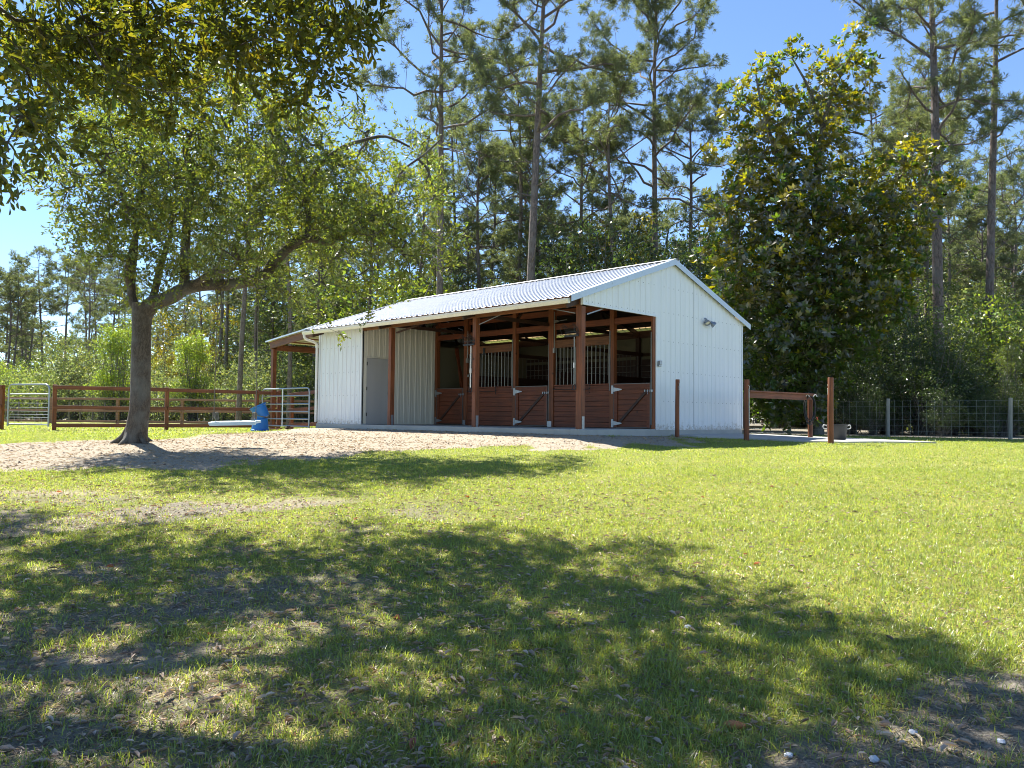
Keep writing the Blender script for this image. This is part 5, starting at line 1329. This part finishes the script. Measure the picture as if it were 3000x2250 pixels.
upt = smooth_path(pp((541, 843, 15.9), (541, 798, 15.9), (543, 724, 15.8), (548, 649, 15.8), (555, 575, 15.7), (560, 500, 15.7), (543, 440, 15.7), (565, 390, 15.8), (592, 348, 15.8), (597, 249, 15.8), (590, 180, 15.8)), 4)
b2 = smooth_path(pp((893, 703, 15.8), (905, 650, 15.9), (897, 590, 16), (893, 537, 16), (865, 472, 16.1), (830, 410, 16.2), (790, 370, 16.2), (740, 365, 16.2)), 4)
b3 = smooth_path(pp((893, 545, 16), (915, 520, 15.9), (945, 477, 15.8), (1000, 433, 15.7), (1060, 412, 15.6), (1130, 400, 15.5), (1200, 430, 15.4)), 4)
b4 = smooth_path(pp((1000, 694, 15.5), (1070, 665, 15.6), (1110, 600, 15.8), (1150, 560, 15.9), (1180, 500, 15.9), (1240, 455, 15.8), (1290, 410, 15.8)), 4)
b5 = smooth_path(pp((560, 842, 15.9), (620, 800, 15.6), (680, 790, 15.2), (700, 750, 14.8)), 4)
# root flare lobes
mains = [(tr_, trr), (limb, limr), (lf, np.linspace(rr_(30), rr_(8), len(lf))), (lf2, np.linspace(rr_(20), rr_(6), len(lf2))), (md, np.linspace(rr_(26), rr_(9), len(md))), (upt, np.linspace(rr_(30), rr_(9), len(upt))),
         (b2, np.linspace(rr_(20), rr_(6), len(b2))), (b3, np.linspace(rr_(17), rr_(6), len(b3))), (b4, np.linspace(rr_(11), rr_(5), len(b4))), (b5, np.linspace(rr_(22), rr_(6), len(b5)))]
rs_o = np.random.default_rng(77)
for px, py, dy in ((325, 1322, -.1), (352, 1322, -.35), (430, 1326, -.30), (448, 1318, .2), (380, 1318, .4)):
    e = P(px, py, YO + dy); e[2] = float(gz0(e[0], e[1])) - .02
    mid = (e + OB) / 2 + np.array([0, 0, .13]); top = OB * .9 + e * .1; top[2] = OB[2] + .42
    mains.append((smooth_path([top, mid, e, e + (e - OB) * .3 - [0, 0, .1]], 4), np.linspace(.085 if px < 360 else .06, .02, 13)))
d2 = 1.3562
oblob = [(330, 420, 110, 100, 1), (230, 470, 115, 75, .8), (150, 390, 95, 65, .7), (450, 430, 110, 95, 1), (520, 330, 100, 80, .8), (350, 310, 140, 85, .9), (240, 280, 120, 85, .7), (620, 300, 85, 75, .6), (700, 400, 115, 80, 1), (780, 470, 105, 70, 1),
         (650, 500, 115, 55, .9), (850, 420, 55, 50, .8), (790, 590, 75, 50, .55), (932, 345, 40, 62, 1), (955, 500, 45, 45, .6), (960, 420, 25, 40, .5), (470, 560, 110, 50, .6), (330, 560, 70, 70, .9), (240, 540, 75, 55, .6), (300, 480, 90, 80, .8), (620, 635, 70, 45, .35),
         (600, 220, 95, 70, .6), (740, 255, 60, 45, .5), (430, 190, 120, 75, .8), (860, 520, 65, 65, .8), (640, 430, 95, 65, .9), (540, 480, 80, 60, .7), (280, 200, 100, 60, .6), (880, 300, 50, 40, .6), (360, 640, 50, 35, .5), (275, 620, 35, 40, .6), (420, 700, 45, 30, .25),
         (700, 690, 50, 40, .2), (570, 560, 60, 40, .5), (120, 330, 50, 50, .5), (820, 340, 60, 40, .6), (900, 450, 50, 50, .7), (850, 470, 75, 60, 1), (800, 420, 70, 50, .9), (800, 320, 60, 45, .8), (880, 380, 55, 45, .8), (930, 420, 35, 45, .8), (735, 545, 60, 30, .8), (860, 580, 45, 35, .5), (960, 540, 35, 30, .5), (800, 470, 60, 40, 1), (840, 500, 60, 40, 1), (760, 440, 60, 40, 1), (880, 600, 40, 45, .7), (930, 560, 40, 40, .7), (340, 440, 80, 70, .8), (300, 400, 70, 60, .8), (810, 640, 50, 40, .4)]
blobs = []
for i, (cx, cy, rx, ry, dn) in enumerate(oblob):
    Yb = YO + rs_o.uniform(-1.6, 1.8) if cy < 600 else YO + rs_o.uniform(-.9, .9)
    if cx > 750 and cy > 420: Yb = 15.0 + rs_o.uniform(-.5, .3)
    blobs.append(pxblob(cx * d2, cy * d2, rx * d2, ry * d2, Yb, dn, 1.35))
oak, otips = tree_from_blobs('oak_tree', 'oak with curved trunk and one long low limb holding the plank swing', 'tree', OB, mains, blobs, M_oakleaf, M_oakbark, 78, spacing=.33, nsp=7, per=8, rad=.34, Ln=.10, Wd=.038,
                             rtip=.0055, hang=.15, cbase=1.0, cvar=.4, hue=.2, curl=.12, km=14, expo=.42, flat=.5)

# ================================================================== NEAR OAK (trunk outside the left edge, boughs overhead)
n2 = XY(-6.6, 6.6); nz = float(gz0(n2[0], n2[1])); NB = np.array([n2[0], n2[1], nz])
def L3(X, Y, h):
    q = XY(X, Y); return np.array([q[0], q[1], float(gz0(q[0], q[1])) + h])
nmain = [(smooth_path([NB - [0, 0, .3], L3(-6.6, 6.6, 1.0), L3(-6.5, 6.7, 2.4), L3(-6.2, 6.8, 3.6)], 4), np.linspace(.30, .2, 13)),
         (smooth_path([L3(-6.3, 6.8, 3.3), L3(-5.4, 7.2, 5.4), L3(-4.2, 8.0, 6.4), L3(-2.8, 8.8, 6.9), L3(-1.4, 9.6, 7.2)], 4), np.linspace(.12, .03, 17)),
         (smooth_path([L3(-6.3, 6.8, 3.4), L3(-5.0, 6.4, 4.8), L3(-3.2, 6.6, 6.0), L3(-1.4, 6.6, 6.6), L3(.2, 6.5, 6.8)], 4), np.linspace(.15, .04, 17)),
         (smooth_path([L3(-6.2, 6.8, 3.6), L3(-6.3, 7.6, 5.4), L3(-6.0, 8.8, 6.3), L3(-5.4, 10, 6.9)], 4), np.linspace(.11, .03, 13)),
         (smooth_path([L3(-6.2, 6.8, 3.6), L3(-5.4, 6.0, 6.0), L3(-4.6, 6.2, 8.2)], 4), np.linspace(.14, .05, 9)),
         (smooth_path([L3(-6.3, 6.7, 3.3), L3(-5.2, 5.4, 4.6), L3(-3.6, 4.6, 5.6), L3(-1.8, 4.6, 6.2), L3(0, 4.8, 6.2)], 4), np.linspace(.13, .04, 17))]
nb_ = []
# boughs that show in the picture, hanging at 6.5 - 10 m
for px, py, rx, ry, Y, dn in [(60, 90, 170, 120, 7.5, .9), (230, 60, 170, 110, 8.2, .9), (430, 70, 150, 110, 8.8, .9), (620, 60, 150, 100, 9.0, .8), (800, 50, 150, 90, 9.2, .9), (960, 60, 110, 70, 8.6, .9), (1040, 40, 70, 50, 8.0, .9), (60, 250, 150, 110, 7.0, .8), (240, 190, 150, 100, 8.6, .7),
                             (100, 390, 100, 90, 7.2, .45), (30, 470, 80, 70, 7.4, .5), (420, 210, 130, 80, 9.4, .6), (600, 200, 130, 90, 9.4, .6), (780, 190, 130, 80, 9.6, .7), (920, 170, 90, 80, 9.0, .6), (650, 240, 60, 55, 7.4, .5), (860, 280, 80, 60, 9.8, .4),
                             (200, 330, 90, 60, 8.2, .4), (430, 330, 90, 50, 9.0, .3), (960, 230, 70, 50, 9.4, .4), (200, 435, 50, 24, 7.0, .3), (1000, 130, 60, 50, 8.6, .6), (150, 150, 150, 90, 9.5, .8), (330, 150, 130, 90, 8.0, .7), (520, 130, 130, 80, 8.4, .7), (700, 120, 130, 80, 8.2, .7), (0, 350, 70, 110, 6.6, .7), (120, 290, 90, 60, 9.0, .5), (1075, 60, 40, 50, 8.4, .7), (900, 90, 80, 60, 7.8, .7), (0, 540, 50, 40, 7.6, .4), (500, 290, 60, 40, 8, .3), (330, 250, 90, 60, 7.6, .4)]:
    nb_.append(pxblob(px, py, rx, ry, Y, dn, 1.0))
# boughs above the frame that throw the foreground shade
sh = -SUN[:2] / SUN[2]; shX, shY = sh @ RT, sh @ FW
for gx, gy, h, r_, dn in [(2.5, 3.6, 6.2, .62, 1), (2.0, 4.3, 6.6, .7, 1), (1.3, 4.9, 6.4, .75, 1), (.9, 5.7, 7.0, .7, 1), (1.1, 6.6, 7.2, .5, .9), (.2, 6.6, 7.0, .7, 1), (-.5, 7.4, 7.2, .6, .9), (2.6, 2.6, 5.6, .7, 1), (1.5, 3.4, 5.8, .8, 1), (.5, 4.2, 6.0, .8, 1), (-.3, 5.4, 6.2, .7, 1),
                          (-1.2, 6.6, 6.6, .6, .8), (-.8, 4.0, 5.6, .7, .9), (.2, 3.2, 5.4, .7, 1), (-1.6, 3.1, 5.2, .7, 1), (-2.2, 4.9, 6.0, .6, .7), (-2.6, 6.6, 6.8, .7, .8), (-3.6, 5.6, 6.8, .7, .8), (-1.5, 7.8, 7.4, .45, .7), (-3.4, 7.6, 7.0, .5, .8), (-4.8, 8.0, 6.4, .5, .8),
                          (-4.6, 7.2, 7.4, .8, .8), (-3.0, 3.4, 5.2, .6, .8), (-2.9, 4.2, 5.8, .55, .7), (1.9, 5.3, 6.8, .4, .8), (3.1, 3.0, 6.0, .5, .9), (-.6, 2.6, 5.4, .8, 1), (1.2, 2.4, 5.4, .8, 1), (3.6, 2.2, 5.6, .6, 1), (-4.2, 4.6, 6.4, .7, .7), (-.9, 4.9, 5.9, .6, 1), (-2.2, 3.9, 5.4, .5, .9), (-1.5, 2.4, 5.2, .8, 1), (.3, 2.4, 5.4, .8, 1), (-.2, 4.6, 6.0, .6, 1), (2.9, 3.3, 6.2, .5, 1), (-.2, 3.2, 5.6, .6, 1), (.9, 3.5, 5.8, .6, 1), (-3.8, 6.6, 7.0, .6, .8)]:
    c = L3(gx - shX * h, gy - shY * h, h); nb_.append((c, r_ * 1.0, r_ * 1.0, r_ * .6, dn * (1.0 if gy < 5 else .8)))
noak, nt_ = tree_from_blobs('oak_tree', 'near oak whose leafy boughs hang into the top left of the photo', 'tree', NB, nmain, nb_, M_oakleaf2, M_oakbark, 91, spacing=.31, nsp=7, per=9, rad=.36, Ln=.115, Wd=.042, six=True,
                            rtip=.006, hang=.25, cbase=1.0, cvar=.4, hue=.22, curl=.12, km=12, flat=.45)
print('oak tips', len(otips), 'near', len(nt_), 'mag', len(tips))

# ================================================================== GRASS, LITTER, CLODS
def blades(N, Y0, Y1, hgt, wid, seed, straw=.12, xm=1.3, clump=True, powr=1.0):
    rs = np.random.default_rng(seed)
    # area-uniform in the wedge the lens sees, plus a margin
    Y = Y0 + (Y1 - Y0) * rs.random(N) ** powr; half = .66 * Y + xm; X = (rs.random(N) * 2 - 1) * half
    keep = rs.random(N) < half / half.max(); X = X[keep]; Y = Y[keep]
    if clump and Y1 < 14:
        nc = max(1, len(X) // 5); ci = np.where(rs.random(len(X)) < .75, rs.integers(0, nc, len(X)), np.arange(len(X))); X = X[ci]; Y = Y[ci]
    q = CAM[:2] + RT * X[:, None] + FW * Y[:, None]
    q = q + rs.normal(size=q.shape) * .018
    g = cover(q[:, 0], q[:, 1]); cl = fbm(q[:, 0] * 5, q[:, 1] * 5, 55, 3)
    inb = (q[:, 0] > -11.2) & (q[:, 0] < .1) & (q[:, 1] > -.15) & (q[:, 1] < 7.6)
    pz = poly_sd(q[:, 0], q[:, 1], pad)
    k = (rs.random(len(g)) < g * sstep(.30, .52, cl + g * .22) + .02 * (Y < 12)) & ~inb & (pz > .0)
    q = q[k]; n = len(q); cl = cl[k]; g = g[k]
    z = gz(q[:, 0], q[:, 1]) + (1 - sstep(9, 17, Y[k])) * (fbm(q[:, 0] * 9, q[:, 1] * 9, 5, 3) - .5) * .035 - .006
    C = np.stack([q[:, 0], q[:, 1], z], -1)
    st = rs.random(n) < straw + .25 * (1 - g)
    L = hgt * (.45 + .8 * rs.random(n)) * (.6 + .9 * cl); W = wid * (.7 + .6 * rs.random(n))
    a = rs.random(n) * 2 * pi; tilt = np.where(st, rs.uniform(1.1, 1.55, n), np.abs(rs.normal(size=n)) * .5 + .12)
    D = np.stack([np.cos(a) * np.sin(tilt), np.sin(a) * np.sin(tilt), np.cos(tilt)], -1)
    S = np.stack([-np.sin(a), np.cos(a), np.zeros(n)], -1)
    tw = rs.normal(size=n)[:, None] * .6; S = unit(S + np.stack([np.cos(a), np.sin(a), np.zeros(n)], -1) * tw)
    L = L[:, None]; W = W[:, None] * .5; bend = (rs.random(n) * .45 + .05)[:, None]
    m = C + D * L * .5; Hd = np.stack([np.cos(a), np.sin(a), np.zeros(n)], -1)
    t = C + D * L * .95 + Hd * L * bend * .6 - np.array([0, 0, 1]) * L * bend * .3
    t[:, 2] = np.maximum(t[:, 2], C[:, 2] + .006); m[:, 2] = np.maximum(m[:, 2], C[:, 2] + .008)
    V = np.stack([C - S * W, C + S * W, m + S * W * .85, m - S * W * .85, t], 1).reshape(-1, 3)
    kk = np.arange(n)[:, None] * 5
    col = leafcols(n, 5, 1.0, .35, .15, rs); s5 = np.repeat(st, 5)[:, None]
    strawc = np.array([2.6, 1.7, 3.2]); col = np.where(s5, col * strawc, col)
    return V, kk + np.array([[0, 1, 2, 3]]), kk + np.array([[3, 2, 4]]), col
def grass_obj(name, args):
    Vs = []; F4 = []; F3 = []; Cs = []; n = 0
    for a in args:
        V, f4, f3, c = blades(*a[0], **a[1]); Vs.append(V); F4.append(f4 + n); F3.append(f3 + n); Cs.append(c); n += len(V)
    me = mesh_np(name, np.concatenate(Vs), [np.concatenate(F4), np.concatenate(F3)], [M_grass], col=np.concatenate(Cs))
    link(name, me, kind='stuff')
grass_obj('lawn_grass', [((250000, 2.0, 4.6, .058, .0042, 1), {'straw': .2}), ((250000, 4.4, 8.0, .050, .0052, 2), {'straw': .2}), ((230000, 7.8, 13.0, .045, .0075, 3), {}), ((220000, 12.5, 22, .042, .012, 4), {}), ((80000, 21, 42, .06, .025, 5), {'straw': .05})])

def litter(n, seed, fx, Ln, Wd, cols, Y0=2.2, Y1=12, curl=.4, powr=1.6):
    rs = np.random.default_rng(seed)
    Y = Y0 + (Y1 - Y0) * rs.random(n) ** powr; X = (rs.random(n) * 2 - 1) * (.66 * Y + 1.2); k = rs.random(n) < fx(X, Y); X = X[k]; Y = Y[k]; n = len(X)
    q = CAM[:2] + RT * X[:, None] + FW * Y[:, None]
    z = gz(q[:, 0], q[:, 1]) + (1 - sstep(9, 17, Y)) * (fbm(q[:, 0] * 9, q[:, 1] * 9, 5, 3) - .5) * .035 + .004 + rs.random(n) * .014
    C = np.stack([q[:, 0], q[:, 1], z], -1); a = rs.random(n) * 6.28
    D = np.stack([np.cos(a), np.sin(a), rs.normal(size=n) * .16], -1); Nn = unit(np.stack([rs.normal(size=n) * .35, rs.normal(size=n) * .35, np.ones(n)], -1))
    V, F, kf = leaves_geo(C, D, Nn, Ln * (.5 + .8 * rs.random(n)), Wd * (.6 + .7 * rs.random(n)), fold=curl, six=True)
    ci = rs.integers(0, len(cols), n); c = np.array(cols)[ci] * (.7 + .6 * rs.random(n))[:, None]
    return V, F, np.repeat(c, 6, axis=0)
lcols = [(1.1, 1.1, 1.1), (.8, .8, .85), (1.35, 1.3, 1.3), (.55, .5, .5), (1.2, 1.2, 1.3), (1, .85, .7), (1.9, 1.9, 1.9)]
lf_ = lambda X, Y: np.clip(.25 + .75 * (1 - sstep(-1.5, 2.5, X - .1 * Y)), 0, 1) * (1 - .5 * sstep(9, 12, Y))
V1, F1, c1 = litter(9500, 31, lf_, .062, .019, lcols)
V2, F2, c2 = litter(60000, 32, lambda X, Y: np.clip(.2 + lf_(X, Y), 0, 1), .034, .006, lcols + [(1.6, 1.5, 1.2)], curl=.2)
V3, F3, c3 = litter(45, 33, lambda X, Y: X * 0 + 1, .07, .030, [(1.5, .6, .3), (1.0, .45, .3)], powr=1.4)
link('leaf_litter', mesh_np('leaf_litter', np.concatenate([V1, V2, V3]), np.concatenate([F1, F2 + len(V1), F3 + len(V1) + len(V2)]), [M_litter], col=np.concatenate([c1, c2, c3])), kind='stuff')

# dry clods and hay scraps on the bare ground before the barn
def clods(n, seed):
    rs = np.random.default_rng(seed); lo_ = np.array(DIRT).min(0); hi_ = np.array(DIRT).max(0)
    p = lo_ + (hi_ - lo_) * rs.random((n, 2)); p = p[poly_sd(p[:, 0], p[:, 1], DIRT) < .1]; X, Y = to_local(p[:, 0], p[:, 1]); p = p[(Y < 26) & (np.abs(X) < .8 * Y)]
    m = len(p); s = .007 + .022 * rs.random(m) ** 5; z = gz(p[:, 0], p[:, 1])
    base = np.array([(1, 0, 0), (0, 1, 0), (-1, 0, 0), (0, -1, 0), (0, 0, .9)])
    V = p.repeat(5, 0); V = np.concatenate([V, np.repeat(z, 5)[:, None]], 1) + (base[None] * (1 + rs.normal(size=(m, 5, 1)) * .25)).reshape(-1, 3) * np.repeat(s, 5)[:, None]
    k = np.arange(m)[:, None] * 5
    F = np.concatenate([k + np.array([[0, 1, 4]]), k + np.array([[1, 2, 4]]), k + np.array([[2, 3, 4]]), k + np.array([[3, 0, 4]])])
    return V, F, np.repeat(np.array([(.75, .7, .7), (1.2, 1.1, 1.0), (.45, .4, .4)])[rs.integers(0, 3, m)], 5, 0)
V, F, c = clods(15000, 61); link('soil_clods', mesh_np('soil_clods', V, F, [M_litter], col=c), kind='stuff')
V, F, c = litter(30000, 35, lambda X, Y: X * 0 + 1, .07, .006, [(1.5, 1.4, 1.1), (1.1, 1.0, .8)], Y0=12, Y1=24, powr=1.0)
k = (poly_sd(V[::6, 0], V[::6, 1], DIRT) < -.1); kv = np.repeat(k, 6); idm = np.cumsum(kv) - 1; Fk = F[kv[F[:, 0]]]
link('hay_scraps', mesh_np('hay_scraps', V[kv], idm[Fk], [M_litter], col=c[kv]), kind='stuff')

# a few single things lying on the lawn
def stone(px, py, s, label, c=M_plas):
    q = ground_hit(px, py); z = float(gz(*q)); bm = bmesh.new(); bmesh.ops.create_icosphere(bm, subdivisions=2, radius=s)
    for v in bm.verts: v.co *= 1 + random.uniform(-.18, .18); v.co.z *= .6
    me = bpy.data.meshes.new('stone'); bm.to_mesh(me); bm.free(); me.materials.append(c)
    o = link('stone', me, None, (q[0], q[1], z + s * .45)); o['label'] = label; o['category'] = 'stone'; o['group'] = 'pale stones in the grass'
M_stone = simple('pale_stone', (.55, .56, .58), .8, 0, .2, 20)
stone(1925 + 90, 1850, .020, 'pale stone in the grass upper left of the fallen pine cone', M_stone)
stone(2310, 2218, .018, 'whitish stone on the bare soil at the bottom edge near the middle right', M_stone)
stone(2560, 2234, .020, 'whitish stone on the bare soil right of the other bottom-edge stone', M_stone)
stone(2675, 2152, .018, 'small round pale stone near the lower right bare soil', M_stone)
stone(400, 1990, .016, 'pale stone in the shaded grass of the lower left', M_stone)
stone(2932, 2186, .018, 'grey stone close to the lower right corner', M_stone)
q = ground_hit(2150, 2136); z = float(gz(*q))
co = thing('pine_cone', 'orange-brown pine cone lying in the shaded grass at lower right', 'pine cone', (q[0], q[1], z + .02), rz=.6)
mb = MB(); mb.lathe([(0, -.045), (.010, -.042), (.017, -.02), (.019, .0), (.015, .03), (.006, .046), (0, .05)], k=12, axis=np.array([[0, 0, 1], [0, 1, 0], [1, 0, 0]]))
for i in range(60):
    t = i / 60; zc = -.042 + .088 * t; r = .019 * sin(pi * min(1, t * .9 + .08)) ** .5; a = i * 2.4
    d = np.array([0, cos(a), sin(a)]); c_ = np.array([zc, 0, 0]) + d * r; s_ = np.cross(d, [1, 0, 0])
    mb.add([c_ - s_ * .004, c_ + s_ * .004, c_ + d * .006 + [.006, 0, 0]], [(0, 1, 2)])
mb.build('cone_scales', simple('cone_brown', (.42, .17, .06), .7, 0, .3, 60), co)
